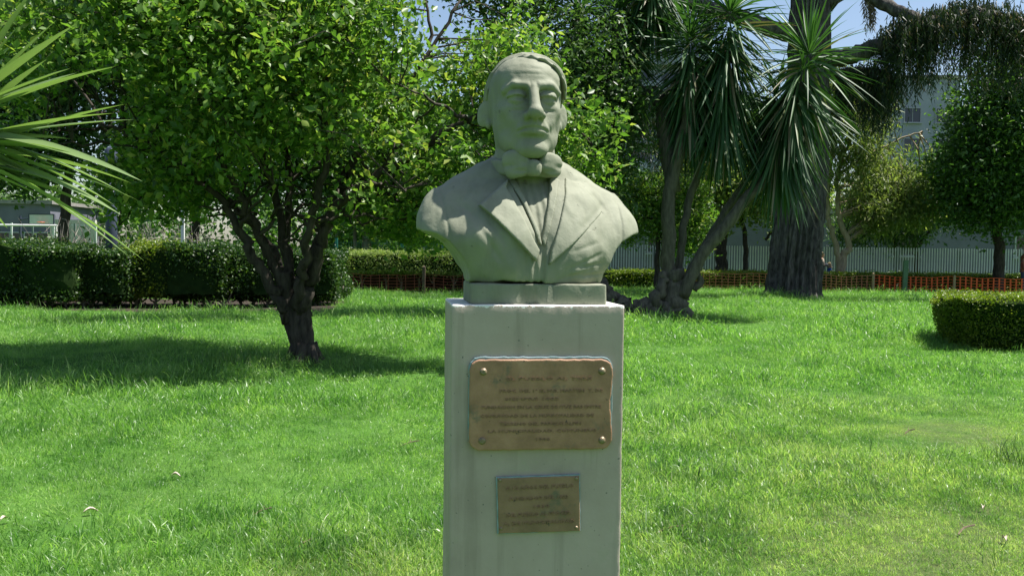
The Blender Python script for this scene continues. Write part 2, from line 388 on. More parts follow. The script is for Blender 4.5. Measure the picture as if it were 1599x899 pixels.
# brow ridge, sockets, eyes
brow = s_cap(QS, (8, -72.5, 25), (26, -68.5, 26.5), 4.6, 4.8); brow = smin(brow, s_cap(QS, (26, -68.5, 26.5), (40, -55, 18), 4.8, 3.6), 5)
head += gau(QS, (21, -76, 9), (13.5, 15, 9), 15)
head = smin(head, brow, 9)
eye = s_ell(QS, (21.5, -60.5, 8.5), (12, 11.5, 10.5))
head = smin(head, eye, 2.0)
eye_hole = gau(QS, (20.5, -73, 7.5), (3.4, 5, 3.2), 3.4)
head = head + eye_hole
lid = smax(s_ell(QS, (21.5, -60.5, 9), (15.2, 14.6, 12.4)), -(Q[2] - 10.0 + .012 * (AX - 21.5) ** 2), 1.2)
lid2 = smax(s_ell(QS, (21.5, -60.0, 7), (13.8, 12.9, 11.6)), (Q[2] - 2.6 - .012 * (AX - 21.5) ** 2), 1.2)
head = smin(head, smin(lid, lid2, .8), 1.6)
head = smin(head, s_cap(QS, (12, -65, -3), (30, -61, -6), 3.2, 2.6), 9)       # bag under the eye
head += gau(QS, (24, -70, -12), (13, 9, 2.6), 1.8)
# nose
nose = s_cap(QS, (0, -73, 21), (0, -95.5, -15), 6.6, 8.4)
nose = smin(nose, s_ell(QS, (0, -95.5, -18), (10.8, 10, 8.8)), 5)
nose = smin(nose, s_ell(QS, (10.8, -83.5, -20.5), (6.6, 9.5, 6.8)), 3.5)
nose = smin(nose, s_cap(QS, (0, -91, -23), (0, -79, -32), 5.0, 5.5), 4)
head = smin(head, nose, 7)
head += gau(QS, (5.8, -88, -27.5), (3.2, 4.5, 3.0), 1.2)                      # nostril
# mouth and folds
head = smin(head, s_ell(QS, (0, -66, -38), (25, 18, 17)), 9)                  # muzzle
head = smin(head, s_cap(QS, (0, -84.5, -34.5), (17, -74.5, -39), 3.6, 2.2), 4.5)
head = smin(head, s_cap(QS, (0, -82.0, -44.5), (14, -75.5, -44.5), 4.0, 2.6), 4)
head = smax(head, -s_cap(QS, (0, -89.5, -39.0), (13, -82.0, -40.2), 2.7, 2.5), 1.2)
head = smax(head, -s_cap(QS, (13, -82.0, -40.2), (22.5, -73, -44), 2.1, 1.6), 1.5)
head += gau(QS, (0, -88, -30), (2.6, 6, 4), 1.6)                              # philtrum
g1 = s_cap(QS, (14.5, -84, -17), (24, -77.5, -30), 2.6, 2.8); g1 = smin(g1, s_cap(QS, (24, -77.5, -30), (28.5, -70, -44), 2.8, 1.6), 1)
head = smax(head, -g1, 4.5)
head -= gau(QS, (30, -66, -26), (6.5, 10, 10), 3.4)                           # cheek fold
head += gau(QS, (0, -82, -53.5), (15, 8, 3.6), 3.4)
head = smin(head, s_ell(QS, (0, -66, -69), (23, 16, 15)), 8)                # chin
head -= gau(QS, (25, -52, -66), (9, 12, 9), 2.0)
head += gau(QS, (0, -78, 52), (40, 14, 2.2), 1.1) + gau(QS, (0, -78, 43), (36, 14, 2.0), 1.0)  # forehead creases
head += gau(QS, (4.6, -82, 27), (1.7, 8, 6), 2.2)                             # frown
# ears
ear = s_ell(QS, (58.5, 8, -8.5), (4.2, 14, 21), rz=-.78, rx=.16)
ear = smin(ear, s_ell(QS, (53, 3, -25), (4.5, 7.5, 8)), 3)
ear = smax(ear, -s_ell(QS, (62.5, 0.5, -6), (4.6, 8.5, 13.5), rz=-.78, rx=.16), 2)
ear = smin(ear, s_cap(QS, (58, 7, -14), (58.5, 8, 2), 1.8, 1.8), 2)
head = smin(head, ear, 3.0)
neck = s_cap(QS, (0, 2, -60), (0, 14, -130), 41, 46)
head = smin(head, neck, 9)
# coat
T = [P[0], P[1] + .42 * np.clip(-P[2] - 120, 0, 160), P[2]]; TX = np.abs(T[0])
coat = s_cap([TX, T[1], T[2]], (0, 16, -96), (120, 14, -166), 39, 37)
coat = smin(coat, s_ell([TX, T[1], T[2]], (127, 10, -199), (49.5, 46, 60)), 12)
coat = smin(coat, s_ell(T, (0, 8, -205), (150, 66, 105)), 30)
coat = smin(coat, s_ell([TX, T[1], T[2]], (52, -20, -200), (62, 42, 70)), 20)
coat = smax(coat, s_ell([TX, T[1], T[2]], (0, 14, -215), (260, 96, 210)), 8)
cut = np.sqrt((TX - 185) ** 2 + (T[2] + 279) ** 2) - 80
coat = smax(coat, -cut, 2)
coat = smax(coat, TX - 177, 6)
coat = smax(coat, -(T[2] + 279.5) + 0 * T[1], 3)
coat += 1.6 * vnoise(P, .075, 3) * (T[2] < 400) * .9 + .7 * vnoise(P, .2, 4)
# sleeve seam and soft creases
seam = np.abs(TX - 137 - .10 * (T[2] + 190)) ; coat += 1.3 * np.exp(-(seam / 2.2) ** 2) * (T[1] < 40)
coat -= .9 * (TX > 137 + .10 * (T[2] + 190)) * np.clip((TX - 137) / 4, 0, 1)
for (x0, z0, x1, z1, w, a) in ((98, -232, 40, -258, 3, 1.5), (100, -248, 50, -256, 2.6, 1.5), (92, -216, 45, -232, 3, 1.0), (104, -264, 52, -268, 2.6, 1.6), (86, -256, 30, -272, 2.4, 1.2),
                               (-98, -190, -60, -250, 5, 2.6), (-84, -176, -52, -226, 5, 2.0), (120, -150, 60, -200, 6, 2.0), (-120, -160, -70, -205, 6, 2.0), (90, -132, 118, -170, 4, 1.6)):
    dx, dz = x1 - x0, z1 - z0; t_ = np.clip(((T[0] - x0) * dx + (T[2] - z0) * dz) / (dx * dx + dz * dz), 0, 1)
    d2 = (T[0] - x0 - t_ * dx) ** 2 + (T[2] - z0 - t_ * dz) ** 2
    coat += a * np.exp(-d2 / w ** 2) * (T[1] < 0) * np.minimum(1, 4 * t_ * (1 - t_) + .2)
base_coat = coat
V1 = [(-32, -92), (32, -92), (28, -138), (3, -222), (-3, -222), (-32, -138)]      # open front between the lapels
coat -= gau(P, (-98, -70, -210), (32, 60, 25), 15)
vest = coat + 4.5 + .9 * np.sin(P[0] * .55 + .02 * P[2])
vp = poly2(T[0], T[2], V1)
coat = smax(coat, -smax(vp, T[1] + 8, 2), 2.5)
# right coat front laps over the left one below the lapels
ed = T[0] - (5 + .05 * (T[2] + 230))
coat += 7 / (1 + np.exp(np.clip(ed / 1.2, -30, 30))) * np.exp(np.clip(ed, -200, 0) / 70) * np.clip((-205 - T[2]) / 25, 0, 1) * (T[1] < 0)
fig = smin(coat, vest, 1.5)
blk = fig[kx0:kx1, :, kz:]
fig[kx0:kx1, :, kz:] = smin(blk, head + .35 * vnoise(Q, .22, 9), 5)
fig = smax(fig, -(T[2] + 279.5) + 0 * fig, 1.5)
place(sdf_mesh('figure', fig, lo, H, M_stone, bust))

# hair: a cap raised over the skull, swept to one side
Qh = [Q[0], Q[1], Q[2]]
hx = np.array([-64, -58, -54, -47, -36, -26, -12, 4, 20, 34, 46, 54, 58, 64], float)
hz = np.array([20, 22, 38, 56, 67, 71, 71, 68, 64, 56, 42, 20, 8, 4], float)
hl = np.interp(Q[0], hx, hz).astype(np.float32)
hl = hl + np.clip((Q[1] + 8) / 26, 0, 1) * (-30 - hl)
sw = .5 + .5 * np.sin(.55 * (Q[2] * .5 + Q[1] * .75 - Q[0] * .25) + 1.2 * np.sin(.06 * Q[0] + .08 * Q[1]))
tw = 17 - 12 * np.clip((Q[0] + 40) / 45, 0, 1) ** 1.5 + 0 * Q[0]
thick = (2.4 + 2.6 * np.clip((Q[0] + 20) / 50, 0, 1) + 2.6 * (sw - .5)) * np.clip((Q[2] - hl) / tw, 0, 1) + .6 * vnoise(Q, .25, 21) + .55 * np.sin(1.15 * (Q[2] * .5 + Q[1] * .75 - Q[0] * .3) + 1.5 * np.sin(.09 * Q[0] + .07 * Q[1])) * np.clip((Q[2] - hl) / 12, 0, 1)
hair = smax(skull - thick, -(Q[2] - hl) * .8, 5.0)
hair = smax(hair, s_ell(QS, (0, 12, 20), (70, 100, 76)), 2)
keep_ear = s_ell(QS, (62, 2, -12), (14, 17, 25)); hair = smax(hair, -keep_ear, 3)
HLO = (float(P[0].ravel()[kx0]), float(P[1].ravel()[0]), float(zs[kz]))
place(sdf_mesh('hair', hair, HLO, H, M_stone, bust))

# standing collar and bow tie
G = list(grid((-76, -95, -140), (76, 80, -34), 1.5)); GX = np.abs(G[0]); GS = [GX, G[1], G[2]]
rad = np.sqrt((G[0] / (46 + .12 * (-80 - G[2]))) ** 2 + ((G[1] - 2) / 56) ** 2)
top = -82 + 36 * np.clip((GX - 12) / 26, 0, 1) - 6 * np.clip(-(G[1] - 40) / -40, 0, 1)
sh = (np.abs(rad - 1) * 46 - 2.4); col_ = smax(smax(sh, G[2] - top, 2.5), -(G[2] + 104) + 0 * sh, 2)
place(sdf_mesh('shirt_collar', col_, (-78, -95, -151), 1.5, M_stone, bust))
tie = smax(np.abs(np.sqrt((G[0] / 52) ** 2 + ((G[1] - 4) / 57) ** 2) - 1) * 53 - 5, np.abs(G[2] + 88 - .12 * G[1]) - 12, 6)
for s in (-1, 1):
    lobe = s_sup(G, (s * 27 - 1, -57 + (s > 0), -88), (20.5, 10.5, 19.5 - s * 2.0), rz=s * .42, ry=s * .16)
    lobe = smax(lobe, -s_cap(G, (s * 10, -76, -88), (s * 30, -73, -84), 3.4, 2.0), 4)
    lobe += gau(G, (s * 40, -64, -92), (8, 12, 4), 2.2) + gau(G, (s * 24, -70, -99), (12, 10, 3), 2.0)
    tie = smin(tie, lobe, 4)
knot = s_sup(G, (-3, -66, -95), (11.5, 11, 13), 2.8); knot = smax(knot, -s_cap(G, (-5, -79, -85), (-6, -79, -105), 2.0, 1.4), 3); knot = smax(knot, -s_cap(G, (2.5, -79, -84), (1, -79, -102), 1.6, 1.2), 3)
tie = smin(tie, knot, 2.2) + .5 * vnoise(G, .2, 31)
place(sdf_mesh('bow_tie', tie, (-78, -95, -151), 1.5, M_stone, bust))

# lapels: raised shells over the coat front
def lapel(pts, h):
    pl = poly2(T[0], T[2], pts)
    i0 = [int(np.searchsorted(P[0].ravel(), min(p[0] for p in pts) - 8)), int(np.searchsorted(zs, min(p[1] for p in pts) - 8))]
    i1 = [int(np.searchsorted(P[0].ravel(), max(p[0] for p in pts) + 8)), int(np.searchsorted(zs, max(p[1] for p in pts) + 8))]
    j1 = int(np.searchsorted(P[1].ravel(), 30)); sl3 = (slice(i0[0], i1[0]), slice(0, j1), slice(i0[1], i1[1]))
    bc = base_coat[sl3]; f = smax(bc - h(P[0][i0[0]:i1[0]]), pl[i0[0]:i1[0], :, i0[1]:i1[1]] + 0 * bc, 2.0)
    f = smax(f, -(bc + 9), 1.5); f = smax(f, P[1][:, :j1] - 10 + 0 * bc, 2)
    place(sdf_mesh('lapel', f, (float(P[0].ravel()[i0[0]]), lo[1], float(zs[i0[1]])), H, M_stone, bust))
lapel([(-38, -120), (-46, -136), (-12, -216), (-4, -230), (-10, -246), (-50, -206), (-91, -164)], lambda x: 4.5 + 10 * np.clip((-x - 8) / 80, 0, 1))
lapel([(56, -116), (47, -142), (13, -230), (8, -252), (42, -224), (82, -190), (108, -168), (78, -124)], lambda x: 6.5 - 5 * np.clip((x - 14) / 60, 0, 1))
lapel([(-38, -116), (-27, -120), (-1, -204), (1, -224), (-4, -218), (-22, -160), (-37, -126)], lambda x: 1.5 + 0 * x)
lapel([(32, -110), (46, -120), (36, -140), (5, -224), (1, -214), (20, -150)], lambda x: 1.5 + 0 * x)

# base block under the bust
def rough_box(name, sx, sy, sz, mat, parent, loc, bev=.006, seg=14, amp=.0012, seed=1, chips=0):
    bm = bmesh.new(); bmesh.ops.create_cube(bm, size=1)
    for v in bm.verts: v.co = Vector((v.co.x * sx, v.co.y * sy, v.co.z * sz))
    bmesh.ops.bevel(bm, geom=bm.edges[:], offset=bev, segments=2, profile=.6, affect='EDGES')
    bmesh.ops.subdivide_edges(bm, edges=[e for e in bm.edges if e.calc_length() > .1], cuts=seg, use_grid_fill=True)
    r = random.Random(seed)
    from mathutils import noise as mn
    for v in bm.verts:
        v.co += v.normal * amp * mn.noise(v.co * 14 + Vector((seed, 0, 0)))
        k = mn.noise(v.co * 75 + Vector((seed, 5, 0)))
        ed = (abs(v.co.x) > sx / 2 - bev * 1.5) + (abs(v.co.y) > sy / 2 - bev * 1.5) + (abs(v.co.z) > sz / 2 - bev * 1.5)
        if ed > 1 and k > .05: v.co *= 1 - chips * min(1, (k - .05) * 3) / max(abs(v.co.x), abs(v.co.z), .05) * .2
    me = bpy.data.meshes.new(name); bm.to_mesh(me); bm.free(); o = link(name, me, mat, parent, True); o.location = loc; return o
rough_box('base_block', 204 * U, .25, BASEH * U, M_stone, bust, (-0.001, -.022, BASEH * U / 2 - .0005), .005, 20, .002, 3, .02).rotation_euler = (0, 0, YAW - BYAW)

# pedestal
def paint_mat():
    m, t, b = nmat('grey_green_paint'); L = t.links
    c = ramp(t, noise(t, 3.2, 6, .65), [(.28, (.34, .275, .235)), (.5, (.425, .35, .30)), (.72, (.48, .40, .35))])
    drip = ramp(t, noise(t, 22, 4, .6, stretch=(1, 1, .06)), [(.34, (.60, .60, .57)), (.46, (1, 1, 1))])
    c = mixc(t, .38, c, mixc(t, 1.0, c, drip, 'MULTIPLY'))
    c = mixc(t, ramp(t, noise(t, 7, 5, .7), [(.60, (0, 0, 0)), (.74, (.5, .5, .5))]), c, (.36, .36, .25))
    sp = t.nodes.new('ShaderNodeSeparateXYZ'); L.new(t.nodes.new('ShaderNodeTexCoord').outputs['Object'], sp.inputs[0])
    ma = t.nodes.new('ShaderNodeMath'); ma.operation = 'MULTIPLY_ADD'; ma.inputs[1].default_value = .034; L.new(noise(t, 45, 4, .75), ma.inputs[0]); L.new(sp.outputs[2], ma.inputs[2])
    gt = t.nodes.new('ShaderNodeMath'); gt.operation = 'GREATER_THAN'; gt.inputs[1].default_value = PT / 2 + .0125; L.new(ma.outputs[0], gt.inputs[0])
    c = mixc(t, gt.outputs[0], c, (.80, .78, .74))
    c = mixc(t, ramp(t, noise(t, 90, 2, .5), [(.25, (1, 1, 1)), (.285, (0, 0, 0))]), c, (.13, .14, .12))
    L.new(c, b.inputs['Base Color']); b.inputs['Roughness'].default_value = .6; b.inputs['Specular IOR Level'].default_value = .3
    bump(t, b, noise(t, 120, 4, .6), .25, .002); return m
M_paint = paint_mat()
ped = empty('pedestal', ped_c, YAW, 'tall grey green painted pedestal with two bronze plaques under the bust', 'pedestal')
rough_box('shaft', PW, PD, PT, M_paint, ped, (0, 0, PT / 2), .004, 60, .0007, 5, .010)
ch = MB()
for k in range(16):
    x = RNG.uniform(-.22, .22); ch.box((x, -PD / 2 - .0012, PT - .004 - RNG.uniform(0, .005)), (RNG.uniform(.006, .03), .002, RNG.uniform(.004, .012)), ry=RNG.uniform(-.3, .3))

# plaques
def bronze(name, dark):
    m, t, b = nmat(name); L = t.links
    c = ramp(t, noise(t, 16, 6, .65), [(.3, (.25, .135, .075)), (.55, (.37, .205, .12)), (.75, (.45, .265, .165))])
    c = mixc(t, ramp(t, noise(t, 11, 5, .7), [(.56, (0, 0, 0)), (.68, (.7, .7, .7))]), c, (.09, .115, .085))
    c = mixc(t, ramp(t, noise(t, 38, 2, .5), [(.25, (1, 1, 1)), (.29, (0, 0, 0))]), c, (.03, .03, .025))
    if dark: c = mixc(t, .4, c, (.13, .11, .06))
    L.new(c, b.inputs['Base Color']); b.inputs['Roughness'].default_value = .65; b.inputs['Metallic'].default_value = .05
    bump(t, b, noise(t, 150, 5, .6), .5, .002); return m
M_bronze = bronze('worn_bronze', 0); M_bronze2 = bronze('dull_bronze', 1)
M_letter = simple('bronze_letters', (.19, .115, .07), (.31, .18, .11), 40, .55)
M_rust = simple('weathered_bolt', (.20, .15, .09), (.30, .24, .16), 60, .45, 120, .4, .002, metal=.3)
M_verdigris = simple('verdigris_edge', (.18, .27, .27), (.28, .36, .38), 50, .6)
def frontpt(px, py):
    """photo pixel on the pedestal's front face -> local x, z"""
    n = Vector((math.sin(YAW), -math.cos(YAW), 0)); c = ped_c + n * PD / 2
    d = RC.to_3x3() @ Vector(((px - 799.5) / FPX, -(py - 449.5) / FPX, -1))
    t = (c - CAM).dot(n) / d.dot(n); w = CAM + d * t - ped_c
    return w.dot(Vector((math.cos(YAW), math.sin(YAW), 0))), w.z
def slab(name, outline, th, mat, parent, y0, bevel=.003, wob=0):
    bm = bmesh.new(); vs = [bm.verts.new((x, y0, z)) for x, z in outline]; f = bm.faces.new(vs)
    ex = bmesh.ops.extrude_face_region(bm, geom=[f]); top = [g for g in ex['geom'] if isinstance(g, bmesh.types.BMFace)][0]
    for v in top.verts: v.co.y -= th
    bmesh.ops.recalc_face_normals(bm, faces=bm.faces)
    bmesh.ops.bevel(bm, geom=[e for e in bm.edges if all(abs(v.co.y - (y0 - th)) < 1e-6 for v in e.verts)], offset=bevel, segments=3, affect='EDGES', profile=.5)
    me = bpy.data.meshes.new(name); bm.to_mesh(me); bm.free(); return link(name, me, mat, parent, False)
def rrect(x0, x1, z0, z1, r, n=6, wob=0, seed=0):
    rr = random.Random(seed); o = []
    for cx, cz, a0 in ((x1 - r, z1 - r, 0), (x0 + r, z1 - r, 90), (x0 + r, z0 + r, 180), (x1 - r, z0 + r, 270)):
        for k in range(n + 1):
            a = math.radians(a0 + 90 * k / n); o.append((cx + r * math.cos(a), cz + r * math.sin(a)))
    out = []
    for i in range(len(o)):
        a, b = o[i], o[(i + 1) % len(o)]; L_ = math.hypot(b[0] - a[0], b[1] - a[1]); m = max(1, int(L_ / .012))
        for k in range(m):
            t = k / m; out.append((a[0] + (b[0] - a[0]) * t + rr.uniform(-wob, wob), a[1] + (b[1] - a[1]) * t + rr.uniform(-wob, wob)))
    return out
def lettering(s, x, z, size, y, parent, width, rot=0):
    cu = bpy.data.curves.new('lettering', 'FONT'); cu.body = s; cu.size = size; cu.extrude = .0011; cu.align_x = 'CENTER'; cu.align_y = 'CENTER'; cu.resolution_u = 1
    o = bpy.data.objects.new('lettering', cu); COL.objects.link(o)
    bpy.context.view_layer.update(); me = bpy.data.meshes.new_from_object(o.evaluated_get(bpy.context.evaluated_depsgraph_get()))
    COL.objects.unlink(o); bpy.data.objects.remove(o)
    me.materials.clear(); ob = link('lettering', me, M_letter, parent); xs = [v.co.x for v in me.vertices]; w = max(xs) - min(xs)
    ob.rotation_euler = (PI / 2, rot, 0); ob.location = (x, y, z); ob.scale = (width / w, 1, 1); return ob
def bolt(x, z, y, r, parent, chipped=False):
    m = MB(); a = np.arange(13)[:-1] * 2 * PI / 12
    prof = [(1.35, 0), (1.35, .25), (1.0, .35), (.95, .75), (.55, 1.0)]
    vs = np.concatenate([np.stack([x + np.cos(a) * r * k, np.full(12, y - r * h_ * .8), z + np.sin(a) * r * k], 1) for k, h_ in prof])
    vs = np.concatenate([vs, [[x, y - r * (.8 if not chipped else .3), z]]]); q = []; t_ = []
    for j in range(4):
        for k in range(12): q.append([j * 12 + k, j * 12 + (k + 1) % 12, (j + 1) * 12 + (k + 1) % 12, (j + 1) * 12 + k])
    for k in range(12): t_.append([48 + k, 48 + (k + 1) % 12, 60])
    m.add(vs, q, t_); return m.build('bolt', M_rust, parent, True)
x0, z1 = frontpt(733, 560); x1, z0 = frontpt(953.5, 699); yF = -PD / 2
outline = rrect(x0, x1, z0, z1, .030, 7, .0009, 4)
outline = [(x - .006 * (max(0, 1 - abs(z - (z0 + z1) / 2) / .07)) * (x > x1 - .012) * 1.0, z) for x, z in outline]      # hollowed right edge
pq = slab('plaque', outline, .016, M_bronze, ped, yF + .001, .004)
tag(pq, 'large worn bronze plaque with rounded corners')
back = slab('backing_plate', rrect(x0 - .002, x1 + .001, z0 + .004, z1 + .006, .03, 6, .001, 9), .008, M_verdigris, pq, yF + .0005, .002)
zt = lambda py: frontpt(842, py)[1]; xw = lambda a, b: (frontpt(b, 640)[0] - frontpt(a, 640)[0])
for px, py, ck in ((754, 579, True), (938, 578, False), (938, 685, False), (752, 686, True)):
    bx, bz = frontpt(px, py); bolt(bx, bz, yF - .0148, .0072, pq, ck)
for s, a, b, py, sz in (('EL PUEBLO AL TERE', 790, 922, 590, .0125), ('PROC. DEL 1º EL M.B. MARTEN  T. DE', 780, 939, 609, .0115), ('SIEMPRE 1883', 788, 871, 621.5, .011),
                        ('FUNDACION EN LA CRUZ DE ITUZ BAS ENTRE', 752, 937, 634, .0115), ('COMUNIDAD DE LA MUNICIPALIDAD DE', 750, 926, 647.5, .0115),
                        ('TERRENO DEL PARQUE ALFIN', 780, 906, 660, .0115), ('LA MUNICIPALIDAD, COMUNERO', 762, 930, 671, .011), ('1988', 835, 856, 684, .0105)):
    lettering(s, frontpt((a + b) / 2, py)[0], zt(py), sz, yF - .0158, pq, xw(a, b), .0)
a0 = frontpt(776, 745); a1 = frontpt(903.5, 741); a2 = frontpt(905, 827); a3 = frontpt(778, 831.5)
def quad_outline(q, n=12, wob=.0006, seed=2):
    rr = random.Random(seed); o = []
    for i in range(4):
        a, b = q[i], q[(i + 1) % 4]
        for k in range(n): t = k / n; o.append((a[0] + (b[0] - a[0]) * t + rr.uniform(-wob, wob), a[1] + (b[1] - a[1]) * t + rr.uniform(-wob, wob)))
    return o
pq2 = slab('plaque', quad_outline([a1, a0, a3, a2]), .010, M_bronze2, ped, yF + .001, .0025)
tag(pq2, 'small rectangular dull bronze plaque below the larger one')
e_ = .0028
slab('backing_plate', quad_outline([(a1[0] + e_, a1[1] + e_), (a0[0] - e_, a0[1] + e_), (a3[0] - e_, a3[1] - e_ * .4), (a2[0] + e_ * .6, a2[1] - e_ * .4)], seed=5), .0075, M_verdigris, pq2, yF + .0005, .001)
for px, py in ((780.5, 748), (899, 745), (899, 821.5), (781.5, 823)):
    bx, bz = frontpt(px, py); bolt(bx, bz, yF - .0088, .0035, pq2)
for s, a, b, py, sz in (('A 12 AÑOS DEL PUEBLO', 790, 895, 759, .014), ('FUNDADOR DEL 1883', 795, 886, 776, .013), ('1838', 832, 856, 789, .010), ('DEL PUEBLO AL PROCER', 790, 890, 801, .013), ('A. DE MUNICIPALIDAD', 786, 897, 814, .012)):
    lettering(s, frontpt((a + b) / 2, py)[0], frontpt((a + b) / 2, py)[1], sz, yF - .0098, pq2, xw(a, b), math.radians(-1.5))
# ---------------------------------------------------------------- foliage tools
def unit(a): return a / (np.linalg.norm(a, axis=-1, keepdims=True) + 1e-9)
def leaves(P, size, r, aspect=.55, up=.55, droop=.0, fold=.25, vary=.35, lance=False):
    """folded leaf at each point: 4 verts, 2 triangles"""
    n = len(P); nrm = unit(r.standard_normal((n, 3)) + np.array([0, 0, up * 2])); d = r.standard_normal((n, 3)) + np.array([0, 0, -droop * 2])
    d = unit(d - nrm * (d * nrm).sum(1, keepdims=True)); s = np.cross(nrm, d); L_ = (size * r.uniform(1 - vary, 1 + vary, n))[:, None]
    w = L_ * aspect * .5; mid = .45 if not lance else .35
    b = P - d * L_ * .5; tip = P + d * L_ * .5 - nrm * L_ * .08; m = b + d * L_ * mid + nrm * w * fold
    V = np.stack([b, m + s * w, tip, m - s * w], 1).reshape(-1, 3); i = np.arange(n)[:, None] * 4
    return V, np.concatenate([i + [0, 1, 2], i + [0, 2, 3]])
def inblob(n, blobs, r, shell=.5, gap=0.0, gseed=0, gs=1.2):
    """points in a union of ellipsoids (centre, radii), denser towards the outside, with gaps"""
    out = []; vol = np.array([b[1][0] * b[1][1] * b[1][2] for b in blobs]) ** .8; cnt = (vol / vol.sum() * n * 2.2).astype(int) + 8
    for (c, rad), k in zip(blobs, cnt):
        d = unit(r.standard_normal((k, 3))); u = r.random((k, 1)) ** (1 / 3); u = u * (1 - shell) + shell * (1 - (1 - u) * .6)
        d = d * u * (1 + .16 * n2(d[:, 0] * 3 + c[0], d[:, 1] * 3 + d[:, 2] * 2.3, 1.6, 17)[:, None]); out.append(d * np.array(rad) + np.array(c))
    P = np.concatenate(out)
    if gap:
        g = n2(P[:, 0] * gs + P[:, 1] * .4, P[:, 2] * gs - P[:, 1] * .7, 1.3, gseed); P = P[g > -1 + gap * 1.6]
    r.shuffle(P); return P[:n]
def clumps(C_, k, spread, r, flat=.8):
    q = np.repeat(C_, k, 0); return q + r.standard_normal(q.shape) * np.array([spread, spread, spread * flat])
def barkmat(name, c1, c2, sc=14, st=(1, 1, .25), bs=.8, bd=.02):
    m, t, b = nmat(name); L = t.links
    n = noise(t, sc, 6, .65, stretch=st); L.new(ramp(t, n, [(.32, c1), (.68, c2)]), b.inputs['Base Color'])
    b.inputs['Roughness'].default_value = .9; b.inputs['Specular IOR Level'].default_value = .15; bump(t, b, n, bs, bd); return m
M_bark = barkmat('dark_bark', (.022, .019, .015), (.075, .064, .052))
M_bark2 = barkmat('grey_bark', (.10, .09, .075), (.24, .21, .17))
M_bark3 = barkmat('pale_bark', (.24, .19, .13), (.42, .35, .25))
LM = dict(
    bright=leafmat('leaf_bright', [(0, (.045, .105, .02)), (.5, (.095, .185, .032)), (.85, (.17, .26, .05)), (.985, (.28, .31, .08))], .40, .40, .28, 1.55),
    dark=leafmat('leaf_dark', [(0, (.025, .06, .018)), (.6, (.05, .10, .028)), (.95, (.09, .15, .04))], .38, .42, .4),
    mid=leafmat('leaf_mid', [(0, (.035, .085, .02)), (.6, (.065, .14, .03)), (.95, (.12, .20, .045))], .40, .42, .4),
    olive=leafmat('leaf_olive', [(0, (.09, .13, .04)), (.6, (.16, .21, .065)), (.95, (.28, .31, .11))], .40, .5, .3),
    hedge=leafmat('leaf_hedge', [(0, (.014, .042, .010)), (.6, (.032, .078, .014)), (.95, (.075, .13, .02))], .30, .4, .4),
    feathery=leafmat('leaf_feathery', [(0, (.13, .19, .05)), (.6, (.20, .27, .07)), (.95, (.32, .36, .13))], .35, .5, .3),
    lime=leafmat('leaf_lime', [(0, (.07, .12, .012)), (.6, (.13, .19, .018)), (.95, (.22, .25, .03))], .38, .4, .4),
    pine=leafmat('needle_dark', [(0, (.016, .032, .014)), (.6, (.03, .052, .02)), (.9, (.05, .07, .026)), (.97, (.14, .10, .05))], .18, .5, .3),
    brown=leafmat('leaf_brown', [(0, (.10, .07, .045)), (.6, (.20, .15, .10)), (.95, (.32, .27, .2))], .2, .6, .2),
)
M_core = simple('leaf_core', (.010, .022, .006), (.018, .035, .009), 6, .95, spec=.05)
def limb_mb(mb, pts, r0, r1, seg=8, n=6, jit=.04, wob=0.03):
    c = curve3(pts, n); k = len(c); t = np.linspace(0, 1, k)
    c[1:-1] += RNG.normal(0, wob, (k - 2, 3)) * 1.0; mb.tube(c, r0 + (r1 - r0) * t ** .8, seg, jit); return c
def twigs(mb, C_, skel, r, k, rad=.012):
    """thin twigs from the nearest skeleton point to some of the clump centres"""
    idx = r.choice(len(C_), min(k, len(C_)), replace=False)
    for i in idx:
        p = C_[i]; d = ((skel - p) ** 2).sum(1) + np.where(skel[:, 2] > p[2] + .2, 2.0, 0); a = skel[d.argmin()]; L_ = np.linalg.norm(p - a)
        m1 = a + (p - a) * .4 + np.array([0, 0, .12 * L_]) + r.normal(0, .06 * L_, 3); m2 = a + (p - a) * .75 + np.array([0, 0, .08 * L_]) + r.normal(0, .05 * L_, 3)
        mb.tube(np.array([a, m1, m2, p]), np.array([rad * (1 + L_ * .5), rad * .85, rad * .6, rad * .3]), 4, 0, False)
def local(P, o): return np.asarray(P, float) - np.array(o)
# ---------------------------------------------------------------- left tree with many stems
LD = 13.2
r1 = np.random.default_rng(21)
def A(px, py, d): return np.array(at(px, py, d))
tb = A(476, 568, LD); tb[2] = 0
ltree = empty('leafy_tree', tb, 0, 'spreading broadleaf tree with a leaning forked trunk left of the bust', 'tree')
mb = MB(); c = limb_mb(mb, [tb + [.03, 0, -.15], tb + [.0, 0, .12], A(465, 520, LD), A(453, 478, LD), A(445, 440, LD), A(443, 425, LD)], .175, .12, 14, 6, .05, .0)
mb.v[-1][:] = local(mb.v[-1], tb)
mb2 = MB(); cc = limb_mb(mb2, [tb + [.10, -.06, -.1], A(478, 520, LD - .05), A(476, 470, LD), A(482, 430, LD)], .10, .10, 10, 6, .06, .01)
mb2.v[-1][:] = local(mb2.v[-1], tb); mb.add(mb2.v[0], mb2.q[0], mb2.t[0])
for dx, dy in ((-.25, -.1), (.22, .12), (-.02, -.28), (.2, -.2)):
    k0 = len(mb.v); limb_mb(mb, [[dx * .35, dy * .35, .22], [dx * .8, dy * .8, .05], [dx * 1.35, dy * 1.35, -.06]], .10, .04, 7, 4, .05, .0)
mb.build('trunk', M_bark, ltree, True)
